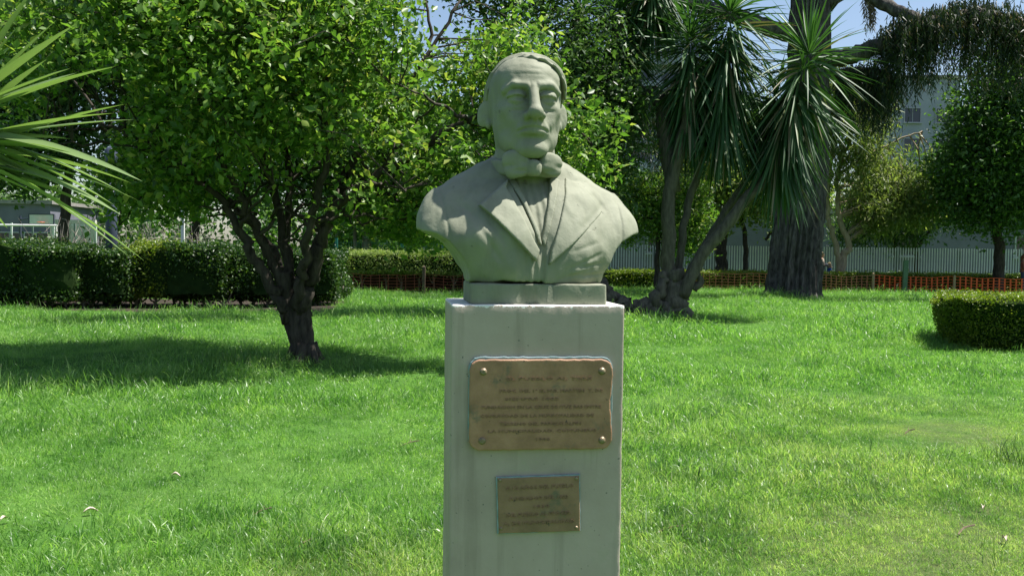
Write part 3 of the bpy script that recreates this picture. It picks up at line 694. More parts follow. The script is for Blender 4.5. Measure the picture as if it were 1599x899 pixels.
LIMBS = [([(455, 505), (440, 470), (412, 425), (378, 370), (340, 310), (250, 235), (150, 190)], 0, -.5, .115), ([(456, 500), (443, 455), (412, 385), (380, 320), (330, 210), (290, 60)], .3, -1.0, .10),
         ([(458, 500), (452, 455), (448, 370), (452, 280), (436, 120), (430, -80)], .1, .9, .095), ([(464, 500), (468, 450), (480, 380), (502, 285), (540, 110), (545, -60)], -.1, -.9, .10),
         ([(470, 505), (480, 450), (498, 390), (522, 325), (590, 275), (700, 205), (800, 170), (905, 205)], 0, -.8, .115), ([(458, 445), (432, 320), (385, 140), (350, -60)], .1, 1.2, .085),
         ([(478, 445), (500, 360), (560, 240), (640, 130), (720, 0)], .1, .9, .09), ([(455, 500), (446, 450), (425, 395), (330, 290), (210, 250), (110, 120)], .2, 1.4, .085),
         ([(470, 440), (520, 340), (610, 300), (670, 330)], 0, .6, .06)]
skel = []; LOD = {}
for pts, d0, d1, rr in LIMBS:
    n = len(pts); P3 = [A(x, y, LD + d0 * min(1, i / 2) + d1 * (i / (n - 1))) for i, (x, y) in enumerate(pts)]
    m = MB(); c = limb_mb(m, [local(p, tb) for p in P3], rr, .02, 8, 7, .05, .025); skel.append(c)
    # side branches
    for k in range(7):
        i = r1.integers(len(c) // 3, len(c) - 2); a = c[i]; dirv = unit(r1.standard_normal(3) * [1, 1, .5] + [0, 0, .5]) * r1.uniform(.7, 1.5)
        s = limb_mb(m, [a, a + dirv * .4 + [0, 0, .05], a + dirv + [0, 0, -.02]], .035, .010, 5, 5, 0, .03); skel.append(s)
    m.build('limb', M_bark, ltree, True)
skel = np.concatenate(skel)
def B(px, py, d, rx, ry, rz): return (local(A(px, py, d), tb), (rx, ry, rz))
crown_b = [B(290, 120, LD, 2.6, 2.4, 1.9), B(470, 60, LD + .3, 2.4, 2.5, 2.1), B(625, 130, LD - .2, 1.9, 2.1, 1.95), B(740, 20, LD, 1.15, 1.5, 1.2), B(240, 250, LD - .2, 1.3, 1.2, .65), B(150, 170, LD + .2, 1.25, 1.5, 1.15), B(110, 60, LD + .3, 1.1, 1.3, 1.0), B(320, 60, LD - 1.9, 2.2, 1.3, 1.3), B(400, -60, LD, 3, 2.3, 1.0)]
CC = inblob(2900, crown_b, r1, .35, .30, 3, 1.1)
low = [B(905, 228, LD - .6, .62, .6, .62), B(650, 345, LD + .4, .75, .8, .42), B(600, 300, LD + .9, .8, .6, .5), B(720, 290, LD - .5, .8, .7, .7), B(250, 290, LD + .8, 1.1, .8, .45), B(790, 150, LD - .4, .75, .8, .8)]
CL = inblob(420, low, r1, .3, .15, 8, 1.6)
core_ = (CC[:, 2] < 3.0) & (np.hypot(CC[:, 0] - .1, CC[:, 1]) < 1.25 + .1 * CC[:, 2]) & (r1.random(len(CC)) < .86)
CC = np.concatenate([CC[~core_], CL])
LP = np.concatenate([clumps(CC, 14, .11, r1), clumps(CC[::2], 14, .20, r1)]); LP = LP[LP[:, 2] > 1.05]
# nearest leaves that the picture shows singly become objects of their own
V, F = leaves(LP, .102, r1, .58, .45, .25, vary=.5)
near = np.argsort(LP[:, 1])[:300]; mask = np.ones(len(LP), bool); mask[near] = False
def take(V, idx):
    q = V.reshape(-1, 4, 3)[idx].reshape(-1, 3); i = np.arange(len(idx))[:, None] * 4; return q, np.concatenate([i + [0, 1, 2], i + [0, 2, 3]])
v, f = take(V, np.flatnonzero(mask)); crown = tag(mesh('crown', v, f, LM['bright'], ltree), kind='stuff')
for i in near:
    v, f = take(V, np.array([i])); c0 = v.mean(0); o = mesh('leaf', v - c0, f, LM['bright'], crown); o.location = c0
m = MB(); twigs(m, CC, skel, r1, 620, .010); tag(m.build('twig', M_bark, ltree), kind='stuff')

# ---------------------------------------------------------------- yucca by the left edge, its leaves reaching into the picture
M_sword = leafmat('sword_leaf', [(0, (.10, .18, .05)), (.5, (.16, .24, .085)), (.8, (.24, .31, .15)), (1, (.32, .36, .21))], .28, .28, .7)
def sword(name, base, tip, width, sag, twist, mat, parent, seg=9, nrm=None, kink=0):
    """folded tapering blade between two points"""
    b, t = np.array(base, float), np.array(tip, float); d = t - b; L_ = np.linalg.norm(d); u = d / L_
    up = np.array([0, 0, 1.]) if nrm is None else np.array(nrm, float); s = unit(np.cross(u, up)); n = np.cross(s, u)
    s = s * math.cos(twist) + n * math.sin(twist); n = np.cross(s, u); V = []; F = []
    for i in range(seg + 1):
        k = i / seg; c = b + d * k + np.array([0, 0, 1]) * sag * L_ * 4 * k * (1 - k) * .5; 
        w = width * .5 * (min(1, .55 + k * 2.2) * (1 - k ** 3.2)) + .0006
        V += [c - s * w + n * w * .45, c, c + s * w + n * w * .45]
    for i in range(seg):
        q = i * 3; F += [[q, q + 1, q + 4, q + 3], [q + 1, q + 2, q + 5, q + 4]]
    return V, F
yc = np.array(at(-105, 232, 5.0)); yb = np.array([yc[0], yc[1], 0])
yuc = empty('yucca_plant', yb, 0, 'spiky yucca with long sword leaves reaching in from the left edge', 'yucca')
m = MB(); m.tube(curve3([[0, 0, -.1], [.02, 0, .7], [-.02, .02, 1.5], local(yc, yb) + [0, 0, .1]], 6), [.10] * 12 + [.08] * 7, 10, .06); m.build('trunk', M_bark2, yuc, True)
tips = [(45, -60, .05, 34), (20, -50, .02, 36), (62, -30, .03, 30), (28, 42, .02, 26), (118, 38, .02, 15), (88, 32, .03, 14), (73, 93, .03, 24), (110, 107, .05, 22), (181, 104, .05, 30), (120, 114, .04, 20),
        (195, 163, .03, 17), (178, 177, .06, 22), (208, 187, .05, 11), (110, 217, .06, 20), (140, 248, .10, 19), (60, 200, .05, 20), (222, 283, .09, 22), (205, 286, .10, 15), (190, 300, .09, 16), (178, 320, .10, 22), (190, 336, .09, 24),
        (165, 331, .06, 22), (150, 328, .06, 16), (225, 407, .10, 20), (203, 402, .09, 13), (120, 340, .06, 18), (57, 303, .05, 18), (214, 312, .10, 12), (90, 262, .07, 18), (100, 288, .06, 20), (70, 285, .05, 20)]
ry_ = np.random.default_rng(5)
for k, (x, y, sg, w) in enumerate(tips):
    w *= 1.15
    t = local(np.array(at(x, y, 5.0 + ry_.uniform(-.28, .12))), yb); d = unit(t - local(yc, yb)); b = local(yc, yb) + d * .04 + [0, 0, ry_.uniform(-.06, .10)]
    v, f = sword('leaf', b, t, w / 296 * 1.0, sg, ry_.uniform(-.5, .5), None, None); mesh('leaf', v, f, M_sword, yuc, True)
for k in range(46):
    a = ry_.uniform(math.radians(75), math.radians(290)); e = math.asin(ry_.uniform(-.75, .95)); L_ = ry_.uniform(.7, 1.0)
    d = np.array([math.cos(a) * math.cos(e), math.sin(a) * math.cos(e), math.sin(e)]); b = local(yc, yb) + d * .04 + [0, 0, ry_.uniform(-.12, .10)]
    if a < 1.9 or a > 4.5: L_ *= .62
    v, f = sword('leaf', b, b + d * L_, .065, .06, ry_.uniform(-.4, .4), None, None, 7); mesh('leaf', v, f, M_sword, yuc, True)

# ---------------------------------------------------------------- big yucca tree with several heads, right of the bust
YD = 23.4; r2 = np.random.default_rng(31)
yb2 = A(1045, 496, YD); yb2[2] = 0
ytree = empty('yucca_tree', yb2, 0, 'many stemmed yucca tree with shaggy drooping heads right of the bust', 'yucca')
M_sword2 = leafmat('yucca_tree_leaf', [(0, (.03, .085, .025)), (.5, (.05, .125, .032)), (.85, (.085, .17, .05)), (.98, (.17, .18, .08))], .22, .45, .35)
M_skirt = leafmat('yucca_skirt_leaf', [(0, (.026, .07, .022)), (.6, (.042, .105, .03)), (.9, (.07, .14, .045)), (.975, (.20, .17, .10))], .14, .5, .3)
m = MB()
M_ybark = barkmat('yucca_bark', (.06, .056, .042), (.15, .135, .105))
def ystem(pts, r0, r1_, name='stem'):
    mm = MB(); limb_mb(mm, [local(A(x, y, d), yb2) for x, y, d in pts], r0, r1_, 10, 6, .05, .015); return mm.build(name, M_ybark, ytree, True)
mm = MB()
limb_mb(mm, [local(A(1052, 512, YD), yb2), local(A(1050, 485, YD), yb2), local(A(1052, 450, YD), yb2), local(A(1056, 420, YD), yb2)], .62, .20, 14, 6, .07, .02)
limb_mb(mm, [local(A(1045, 492, YD - .1), yb2), local(A(1005, 486, YD - .2), yb2), local(A(975, 480, YD - .1), yb2), local(A(950, 462, YD), yb2), local(A(938, 445, YD), yb2)], .34, .2, 10, 6, .16, .04)
limb_mb(mm, [local(A(1010, 484, YD - .3), yb2), local(A(1030, 455, YD - .3), yb2), local(A(1036, 425, YD - .2), yb2)], .22, .09, 9, 6, .14, .03)
limb_mb(mm, [local(A(1082, 452, YD - .2), yb2), local(A(1094, 440, YD - .2), yb2), local(A(1090, 428, YD - .2), yb2)], .12, .07, 8, 4, .1, .01)
for k in range(26):
    q = local(A(r2.uniform(960, 1040), r2.uniform(474, 492), YD - .35), yb2); mm.box(q, r2.uniform(.08, .22, 3), *r2.uniform(0, 3, 3))
mm.build('trunk', M_ybark, ytree, True)
ystem([(1042, 470, YD), (1044, 400, YD), (1046, 300, YD), (1075, 180, YD), (1085, 120, YD)], .19, .14)
ystem([(1056, 460, YD + .3), (1066, 370, YD + .3), (1080, 300, YD + .4), (1120, 180, YD + .2), (1138, 80, YD)], .10, .09)
ystem([(1066, 462, YD - .2), (1095, 400, YD - .3), (1150, 330, YD - .4), (1215, 250, YD - .3), (1252, 130, YD - .2)], .16, .12)
ystem([(1062, 450, YD + .1), (1100, 385, YD + .2), (1140, 320, YD + .3), (1190, 240, YD + .4), (1205, 170, YD + .4)], .11, .09)
ystem([(1050, 300, YD + .2), (1030, 160, YD + .6), (1000, 145, YD + .8), (962, 105, YD + .9), (965, 30, YD + .8)], .20, .17)
ystem([(1000, 145, YD + .8), (940, 140, YD + .9), (908, 100, YD + .8), (903, 20, YD + .8)], .17, .15)
HEADS = [(903, 22, YD + .8, 1.25, 2.1), (968, 14, YD + .9, 1.3, 2.1), (1078, 58, YD + .3, 1.3, 2.0), (1140, 20, YD, 1.5, 2.7), (1264, 86, YD - .2, 1.6, 2.4), (1212, 150, YD + .5, 1.0, 1.4), (948, 178, YD + .6, .75, .4), (1020, -70, YD + 1.2, 1.3, 1.5)]
nleaf = 0
for hi_, (hx_, hy_, hd, L0, skirt) in enumerate(HEADS):
    c = local(A(hx_, hy_, hd), yb2); V = []; F = []; n = 0
    def addleaf(b, t, w, sg, tw, sgm=6):
        global n
        v, f = sword('', b, t, w, sg, tw, None, None, sgm); V.extend(v); F.extend([[i + n for i in q] for q in f]); n += len(v)
    for k in range(int(400 * skirt / 2.5) + 110):                                       # hanging leaves along the stem
        h = r2.random() ** .8 * skirt; a = r2.uniform(0, 6.283); e = math.radians(r2.uniform(-86, -48) if h > 1.2 else r2.uniform(-70, -22) if h > .45 else r2.uniform(-42, 20)); L_ = L0 * r2.uniform(.85, 1.25)
        lean = np.array([0, 0, -1.]) * h; lean[0] += {3: -.05, 4: -.32, 5: -.2}.get(hi_, 0) * h
        b = c + lean + [math.cos(a) * .14, math.sin(a) * .14, 0]; d = np.array([math.cos(a) * math.cos(e), math.sin(a) * math.cos(e), math.sin(e)])
        addleaf(b, b + d * L_ + [0, 0, -.12 * L_], r2.uniform(.05, .08), .10 if h < .5 else .03, r2.uniform(-.7, .7))
    ros = mesh('rosette', V, F, M_skirt, ytree, False); tag(ros, kind='stuff')
    nu = 46 if hi_ not in (5, 6, 7) else 16
    for k in range(nu):                                                                # upright crown leaves, one by one
        a = k * 2.4 + r2.uniform(-.3, .3); e = math.radians(80 - 95 * (k / nu) + r2.uniform(-8, 8)); L_ = L0 * r2.uniform(.8, 1.1)
        d = np.array([math.cos(a) * math.cos(e), math.sin(a) * math.cos(e), math.sin(e)]); b = c + d * .06
        if nleaf < 300:
            v, f = sword('', b, b + d * L_, r2.uniform(.055, .08), .06 + .08 * (k / nu), r2.uniform(-.5, .5), None, None, 6); mesh('leaf', v, f, M_sword2, ros); nleaf += 1

# ---------------------------------------------------------------- huge conifer with ridged bark
KD = 35.3; r3 = np.random.default_rng(41)
kb = A(1243, 466, KD); kb[2] = 0
con = empty('conifer_tree', kb, 0, 'huge old conifer with a thick ridged trunk and drooping needle branches', 'tree')
def ridged_tube(pts, rad, seg, amp, fr, seed):
    m = MB(); m.tube(pts, rad, seg, 0, True); v = m.v[0]; c = np.asarray(pts); k = len(c)
    ang = np.tile(np.arange(seg) * 2 * PI / seg, k); hh = np.repeat(np.cumsum(np.r_[0, np.linalg.norm(np.diff(c, axis=0), axis=1)]), seg)
    cx = np.cos(ang) * fr; sx = np.sin(ang) * fr
    n = np.abs(n2(cx + hh * .12, sx + hh * .08 + .35 * np.sin(hh * 1.1 + ang * 3), 1.6, seed)) + .5 * np.abs(n2(cx * 2 + hh * .3, sx * 2, 1.7, seed + 1)) + .35 * np.abs(n2(cx + 2, hh * 2.2 + sx, 2.0, seed + 2))
    cen = np.repeat(c, seg, 0); d = v[:k * seg] - cen; L_ = np.linalg.norm(d, axis=1, keepdims=True); v[:k * seg] = cen + d / L_ * (L_ + (n[:, None] - .8) * amp); return m
tp = curve3([local(A(1236, 478, KD), kb), local(A(1237, 462, KD), kb), local(A(1243, 380, KD), kb), local(A(1256, 260, KD), kb), local(A(1262, 120, KD), kb), local(A(1266, 40, KD), kb), local(A(1268, -150, KD), kb), local(A(1268, -420, KD), kb)], 30)
tr_ = np.interp(tp[:, 2], [0, .25, 1.5, 4, 8, 14, 20], [1.06, .92, .84, .72, .64, .58, .45])
M_conbark = barkmat('ridged_bark', (.026, .024, .022), (.15, .138, .125), 7, (1, 1, .35), 1.0, .08)
ridged_tube(tp, tr_, 190, .13, 9.0, 61).build('trunk', M_conbark, con, True)
BR = [([(1235, 55), (1180, 36), (1110, 14), (1040, -8), (960, -40)], -.2, -1.5, .33, .2), ([(1290, 94), (1340, 84), (1395, 62), (1450, 38), (1530, 24), (1600, 44), (1680, 60)], 0, -2.5, .34, .2), ([(1290, -60), (1360, -5), (1430, 30), (1470, 34)], .2, -2.0, .26, .2),
      ([(1240, 200), (1150, 150), (1050, 150), (960, 165), (900, 170)], .5, 1.5, .24, .08), ([(1285, 120), (1330, 112), (1370, 112), (1400, 130)], .3, -1, .18, .07), ([(1240, -40), (1130, -90), (1000, -60), (930, -30)], 0, 1, .28, .12), ([(1290, 10), (1400, -70), (1560, -80), (1680, -30)], 0, 1, .3, .15)]
for k in range(8):
    a = k * .82 + .3; z0 = -180 - 40 * k; q = at(1266, z0, KD); dx, dy = math.cos(a) * 6.5, math.sin(a) * 5.5
    BR.append(([(1266, z0), None, None], q, (dx, dy), .22, .07))
paths = []
for pts, d0, d1, ra, rb in BR:
    n = len(pts); mm = MB()
    if pts[1] is None: P3 = [local(d0, kb), local(d0, kb) + [d1[0] * .5, d1[1] * .5, .5], local(d0, kb) + [d1[0], d1[1], -.3]]
    else: P3 = [local(A(x, y, KD + d0 + d1 * i / (n - 1)), kb) for i, (x, y) in enumerate(pts)]
    c = limb_mb(mm, P3, ra, rb, 10, 8, .06, .02); paths.append(c); mm.build('branch', M_conbark, con, True)
def strands(name, specs, mat, seedn):
    """hanging shoots set with needles; specs: (path, t0, t1, count, lmin, lmax, spread, rise)"""
    rs = np.random.default_rng(seedn); V = []; F = []
    for c, t0, t1, n, a, b, sp, rise in specs:
        u = rs.uniform(t0, t1, n) * (len(c) - 1); i = u.astype(int).clip(0, len(c) - 2); p = c[i] + (c[i + 1] - c[i]) * (u - i)[:, None]
        p = p + rs.normal(0, 1, (n, 3)) * [sp * .6, sp, .12] + [0, 0, rise]; L_ = rs.uniform(a, b, n); per = 15
        for k in range(per):
            h = (k + rs.random(n)) / per; q = p + np.stack([.10 * np.sin(h * 3 + p[:, 0] * 5) * L_ * .4, .1 * np.cos(h * 2 + p[:, 1]) * L_ * .4, -h * L_], 1)
            d = unit(rs.normal(0, 1, (n, 3)) * [.45, .45, .2] + [0, 0, -.9]); s = unit(np.cross(d, rs.normal(0, 1, (n, 3)))); w = .020; l = rs.uniform(.16, .30, (n, 1))
            V.append(np.stack([q - s * w, q + s * w, q + d * l], 1).reshape(-1, 3))
    V = np.concatenate(V); F = np.arange(len(V)).reshape(-1, 3); return tag(mesh(name, V, F, mat, con), kind='stuff')
strands('needle_foliage', [(paths[1], .28, .98, 1500, .5, 2.7, .55, .1), (paths[1], .3, .95, 420, .3, .8, .4, .45), (paths[2], .55, 1, 160, .4, 1.4, .35, .1), (paths[3], .2, 1, 1300, .8, 3.4, .9, .1), (paths[4], .15, 1, 520, .7, 2.4, .3, .1),
                           (paths[0], .45, 1, 260, .4, 1.7, .4, .0), (paths[5], .3, 1, 380, .6, 2.6, .8, 0)] + [(p, .25, 1, 330, .5, 1.8, 1.0, 0) for p in paths[7:]], LM['pine'], 43)
strands('dead_needles', [(paths[1], .80, .90, 90, .4, 1.0, .22, .25), (paths[1], .62, .68, 16, 1.0, 2.3, .06, 0), (paths[2], .30, .36, 30, .5, 1.2, .08, 0)], LM['brown'], 44)
# ---------------------------------------------------------------- trees farther back
def bg_tree(name, label, base, depth, stems, blobs, mat, n, lsz, seed, bark=M_bark, clump=14, spread=.42, droop=.2, aspect=.5, gap=.3, group=None, tw=40, up=.5, shell=.5, gs=.7):
    r = np.random.default_rng(seed); b = A(base, 420, depth); b[2] = 0
    t = empty(name, b, 0, label, 'tree', group); sk = []
    for k, (pts, ra, rb) in enumerate(stems):
        m = MB(); P3 = [local(A(*(p if len(p) == 3 else (*p, depth))), b) for p in pts]
        if k == 0 or pts[0][1] > 420: P3[0][2] = -.15
        sk.append(limb_mb(m, P3, ra, rb, 8, 6, .05, .03)); m.build('trunk' if k == 0 else 'limb', bark, t, True)
    sk = np.concatenate(sk); px = depth / FPX
    bl = [(local(A(x, y, depth + dd), b), (rx * px, max(1.2, (rx + ry) * .5 * px), ry * px)) for x, y, rx, ry, dd in blobs]
    Cc = inblob(n // clump, bl, r, shell, gap, seed, gs); P_ = clumps(Cc, clump, spread, r)
    v, f = leaves(P_, lsz, r, aspect, up, droop); tag(mesh('crown', v, f, mat, t), kind='stuff')
    if tw:
        m = MB(); twigs(m, Cc, sk, r, tw, .02); tag(m.build('twig', bark, t), kind='stuff')
    return t
GT = 'trees beyond the hedges'
bg_tree('broadleaf_tree', 'tall dark tree behind the left hedge, nearest the left edge', 95, 42, [([(95, 440), (100, 350), (110, 220), (110, 60)], .3, .12)], [(60, 230, 130, 70, 0), (150, 180, 150, 110, 1), (90, 60, 90, 90, 0), (210, 40, 110, 110, 0), (-40, 80, 60, 140, 0)], LM['dark'], 33000, 0.3, 101, gap=.4, group=GT)
bg_tree('broadleaf_tree', 'tall dark tree behind the lamp post and the leaning trunk', 300, 46, [([(300, 440), (305, 330), (300, 180), (310, 20)], .3, .12)], [(270, 260, 110, 70, 0), (330, 150, 150, 130, 0), (420, 250, 110, 90, 0), (450, 60, 120, 120, 0), (520, 220, 80, 110, 0)], LM['dark'], 40800, 0.3, 102, gap=.3, group=GT)
bg_tree('broadleaf_tree', 'sunlit tree with a brown trunk behind the middle hedge', 572, 48, [([(572, 440), (572, 380), (575, 300), (590, 160)], .34, .12), ([(553, 440), (554, 390), (552, 340), (540, 250)], .14, .06)], [(600, 290, 90, 70, 0), (680, 250, 90, 100, 0), (590, 190, 90, 90, 1), (690, 330, 70, 45, -1), (640, 350, 50, 25, 0)], LM['mid'], 28000, 0.26, 103, M_bark2, gap=.36, group=GT)
bg_tree('broadleaf_tree', 'dark tree standing directly behind the bust', 842, 23.6, [([(842, 500), (842, 420), (845, 320), (850, 200), (845, 60)], .16, .06), ([(845, 320), (800, 230), (770, 120)], .08, .03), ([(848, 300), (900, 220), (940, 120)], .08, .03), ([(845, 260), (800, 120), (700, -60), (560, -130)], .09, .03)], [(770, 250, 70, 80, 0), (870, 250, 95, 110, 0), (930, 300, 65, 70, 0), (860, 90, 120, 110, 0), (950, 190, 60, 90, 0), (800, -60, 130, 90, 0), (690, -120, 110, 60, -2), (560, -140, 120, 55, -2.6), (470, -150, 80, 45, -3)], LM['dark'], 33000, .14, 104, clump=12, spread=.24, gap=.26)
bg_tree('round_tree', 'small round bright green tree right of the stone shoulder', 1026, 38, [([(1026, 440), (1027, 400), (1030, 350), (1035, 310)], .13, .07)], [(1000, 335, 52, 44, 0), (1060, 330, 52, 48, 0), (1035, 300, 60, 30, 0), (985, 300, 30, 26, 0), (1075, 370, 36, 30, 0)], LM['bright'], 13000, .17, 105, clump=12, spread=.26, gap=.25)
bg_tree('broadleaf_tree', 'dark stemmed tree seen through the yucca stems', 1127, 45, [([(1127, 440), (1126, 395), (1132, 350), (1150, 280)], .36, .14), ([(1163, 440), (1163, 380), (1160, 320), (1170, 250)], .14, .07), ([(1195, 375), (1215, 350), (1240, 320)], .07, .04)], [(1110, 280, 70, 70, 0), (1170, 290, 70, 60, 0), (1140, 220, 100, 60, 1), (1200, 330, 45, 35, 0)], LM['olive'], 19800, 0.24, 106, gap=.35, droop=.5)
bg_tree('weeping_tree', 'weeping pale olive tree with twisted twin trunk by the railing', 1312, 43, [([(1312, 440), (1311, 425), (1308, 395), (1296, 350), (1292, 310), (1300, 250), (1310, 180)], .17, .07), ([(1311, 425), (1316, 405), (1326, 385), (1313, 350), (1308, 310), (1312, 260), (1340, 190)], .20, .07), ([(1312, 270), (1350, 245), (1400, 220), (1440, 205)], .07, .03), ([(1310, 250), (1330, 200), (1370, 170)], .06, .02)],
        [(1340, 210, 60, 50, 0), (1400, 250, 60, 55, 0), (1330, 290, 40, 45, 0), (1390, 310, 60, 40, -.5), (1430, 290, 50, 60, 0), (1300, 160, 50, 50, 0), (1370, 340, 30, 25, 0)], LM['olive'], 24700, 0.24, 107, M_bark3, 12, .34, 1.1, .28, .42, up=.0, tw=120)
bg_tree('weeping_tree', 'dark weeping tree with forked stems behind the railing', 1430, 50, [([(1432, 440), (1430, 380), (1420, 330), (1408, 290)], .15, .07), ([(1432, 385), (1448, 365), (1466, 345)], .10, .05), ([(1400, 440), (1398, 385), (1385, 350), (1370, 320)], .13, .06)], [(1400, 310, 60, 50, 0), (1455, 300, 55, 65, 0), (1350, 350, 45, 30, 0), (1410, 370, 35, 18, 0), (1330, 365, 30, 18, 0)], LM['dark'], 17100, 0.24, 108, M_bark, 12, .34, .9, .3, .36, up=.1)
bg_tree('broadleaf_tree', 'dense dark green tree at the right edge of the picture', 1560, 41, [([(1560, 440), (1560, 390), (1556, 350), (1566, 280), (1570, 180)], .26, .12)], [(1530, 270, 75, 75, 0), (1600, 230, 90, 110, 0), (1550, 190, 70, 60, 0), (1620, 110, 90, 70, 0), (1580, 335, 70, 40, 0), (1500, 330, 40, 40, 0)], LM['mid'], 46000, .20, 109, gap=.16, group=GT)
bg_tree('broadleaf_tree', 'distant treetop rising behind the conifer branches', 1500, 75, [([(1500, 440), (1500, 380), (1502, 300)], .3, .2)], [(1350, 330, 130, 60, 0), (1500, 330, 130, 60, 0), (1620, 300, 90, 90, 0)], LM['olive'], 16000, 0.36, 110, gap=.3, group=GT)

# ---------------------------------------------------------------- hedges and shrubs
def hedge(name, label, cat, c, size, mat, n, lsz, seed, z0=0, core=True, rz=0, under=None, top=1.0, group=None, bulge=.06, taper=0, pw=8, stray=1.2, aspect=.6, coremat=None):
    """clipped block: leaves over and just under the surface of a soft box"""
    r = np.random.default_rng(seed); h = empty(name, (c[0], c[1], 0), rz, label, cat, group); sx, sy, sz = size
    P_ = r.uniform(-1, 1, (n, 3)); ax = r.choice(3, n, p=np.array([sy * sz, sx * sz, sx * sy * top]) / (sy * sz + sx * sz + sx * sy * top)); sgn = r.choice([-1, 1], n)
    P_[np.arange(n), ax] = sgn * (1 - np.abs(r.normal(0, .05, n)))
    P_[:, :2] /= np.maximum(1, (np.abs(P_[:, :2]) ** pw).sum(1, keepdims=True) ** (1 / pw)); P_ = P_ / (np.maximum(1, (np.abs(P_) ** 8).sum(1, keepdims=True) ** (1 / 8)))
    P_ *= np.array([sx, sy, sz]) / 2; P_ += bulge * np.stack([n2(P_[:, 1] * 2, P_[:, 2] * 2, 1.5, seed), n2(P_[:, 0] * 2, P_[:, 2] * 2, 1.5, seed + 1), .6 * n2(P_[:, 0] * 2, P_[:, 1] * 2, 1.5, seed + 2)], 1)
    P_[:, :2] *= 1 - taper * np.clip(.5 - P_[:, 2:] / sz, 0, 1); P_ += r.normal(0, lsz * .5, P_.shape) * (1 + stray * (r.random((len(P_), 1)) < .12)) + [0, 0, sz / 2 + z0]; P_ = P_[P_[:, 2] > .01]
    v, f = leaves(P_, lsz, r, aspect, .5, 0); tag(mesh('foliage', v, f, mat, h), kind='stuff')
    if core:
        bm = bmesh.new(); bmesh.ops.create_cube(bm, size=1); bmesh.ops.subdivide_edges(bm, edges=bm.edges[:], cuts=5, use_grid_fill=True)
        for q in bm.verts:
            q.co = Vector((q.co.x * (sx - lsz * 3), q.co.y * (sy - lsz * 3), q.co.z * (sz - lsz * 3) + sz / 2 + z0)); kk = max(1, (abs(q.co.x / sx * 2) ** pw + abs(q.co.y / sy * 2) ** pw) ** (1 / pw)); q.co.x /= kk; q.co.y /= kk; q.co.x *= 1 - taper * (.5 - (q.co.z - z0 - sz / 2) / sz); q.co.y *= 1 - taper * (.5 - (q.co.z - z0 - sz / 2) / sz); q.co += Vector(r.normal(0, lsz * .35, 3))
        me = bpy.data.meshes.new('dark_core'); bm.to_mesh(me); bm.free(); link('dark_core', me, coremat or M_core, h)  # dark filler block added behind the leaves, no modelled twigs
    if under:
        for k in range(under):
            m = MB(); x = -sx / 2 + sx * (k + .5 + r.uniform(-.25, .25)) / under; y = r.uniform(-.3, .1) * sy; limb_mb(m, [[x, y, -.1], [x + r.uniform(-.05, .05), y, z0 * .5], [x + r.uniform(-.15, .15), y, z0 + .25]], .045, .03, 6, 4, .06, .01)
            for s in (-1, 1): limb_mb(m, [[x, y, z0 * .45], [x + s * .12, y, z0 * .8], [x + s * .28, y, z0 + .3]], .028, .018, 5, 4, .05, .01)
            m.build('stem', M_bark2, h, True)
    return h
# near clipped bush on the right
p0, p1 = gr(1478, 15.2), gr(1745, 15.2)
hedge('clipped_bush', 'dense clipped box bush with a sunlit top at the right edge', 'bush', ((p0.x + p1.x) / 2 + .68, 16.9), (p1.x - p0.x, 3.4, .86), LM['lime'], 60000, .042, 201, .02, True, bulge=.07, taper=.16, rz=-.33, pw=3.2)
# row of leggy shrubs along the left
spots = [(-60, 'leggy dark hedge shrub at the far left edge'), (25, 'leggy dark hedge shrub below the yucca leaves'), (105, 'leggy hedge shrub left of the lamp post'), (178, 'leggy hedge shrub in front of the lamp post'), (250, 'sunlit yellow green hedge shrub with a forked stem'), (325, 'sunlit hedge shrub just left of the leaning tree limb'), (408, 'dark hedge shrub directly behind the leaning trunk'), (488, 'hedge shrub right of the leaning trunk, by the netting')]
for k, (px_, lb) in enumerate(spots):
    d = 22.9 + .25 * math.sin(k * 2.1) + k * .35; c = gr(px_, d + 1.1)
    hedge('hedge_shrub', lb, 'shrub', (c.x, c.y), (1.62 + .1 * math.sin(k * 3), 2.6, 1.30 + .08 * math.sin(k * 1.7)), LM['lime'] if k == 4 else LM['hedge'], 12500, .075, 210 + k, .26, True, under=5 if k in (1, 3, 4, 5) else 4, group='leggy hedge shrubs along the left', bulge=.15, stray=2.5, pw=4)
# middle hedge with an overhanging light top
p0, p1 = gr(526, 34.5), gr(742, 34.5)
M_under = simple('hedge_dark_brown', (.018, .012, .008), (.045, .028, .016), 9, .95, spec=.05)
hedge('overhanging_hedge', 'hedge with a pale feathery top over a dark netted base', 'hedge', ((p0.x + p1.x) / 2, 35.6), (p1.x - p0.x, 2.2, .74), LM['feathery'], 26000, .085, 230, .76, True, under=8, bulge=.06, aspect=.35)
hb = MB(); hb.box((0, .55, .41), (p1.x - p0.x - .5, .8, .8)); o = hb.build('dark_hedge_block', M_under); o.location = ((p0.x + p1.x) / 2, 35.6, 0); tag(o, 'dark brown block under the pale feathery hedge', 'hedge base')  # solid dark brown block below the overhanging leaves
p0, p1 = gr(930, 41.5), gr(1700, 41.5)
hedge('low_hedge', 'long low clipped hedge with a sunlit top behind the netting', 'hedge', ((p0.x + p1.x) / 2, 42.1), (p1.x - p0.x, 1.1, .80), LM['lime'], 46000, .075, 240, .02, True, bulge=.05)
p0, p1 = gr(925, 46.2), gr(1700, 46.2)
hedge('low_hedge', 'narrow dark hedge strip at the foot of the railing', 'hedge', ((p0.x + p1.x) / 2, 46.5), (p1.x - p0.x, .8, .72), LM['dark'], 24000, .09, 241, .02, True)

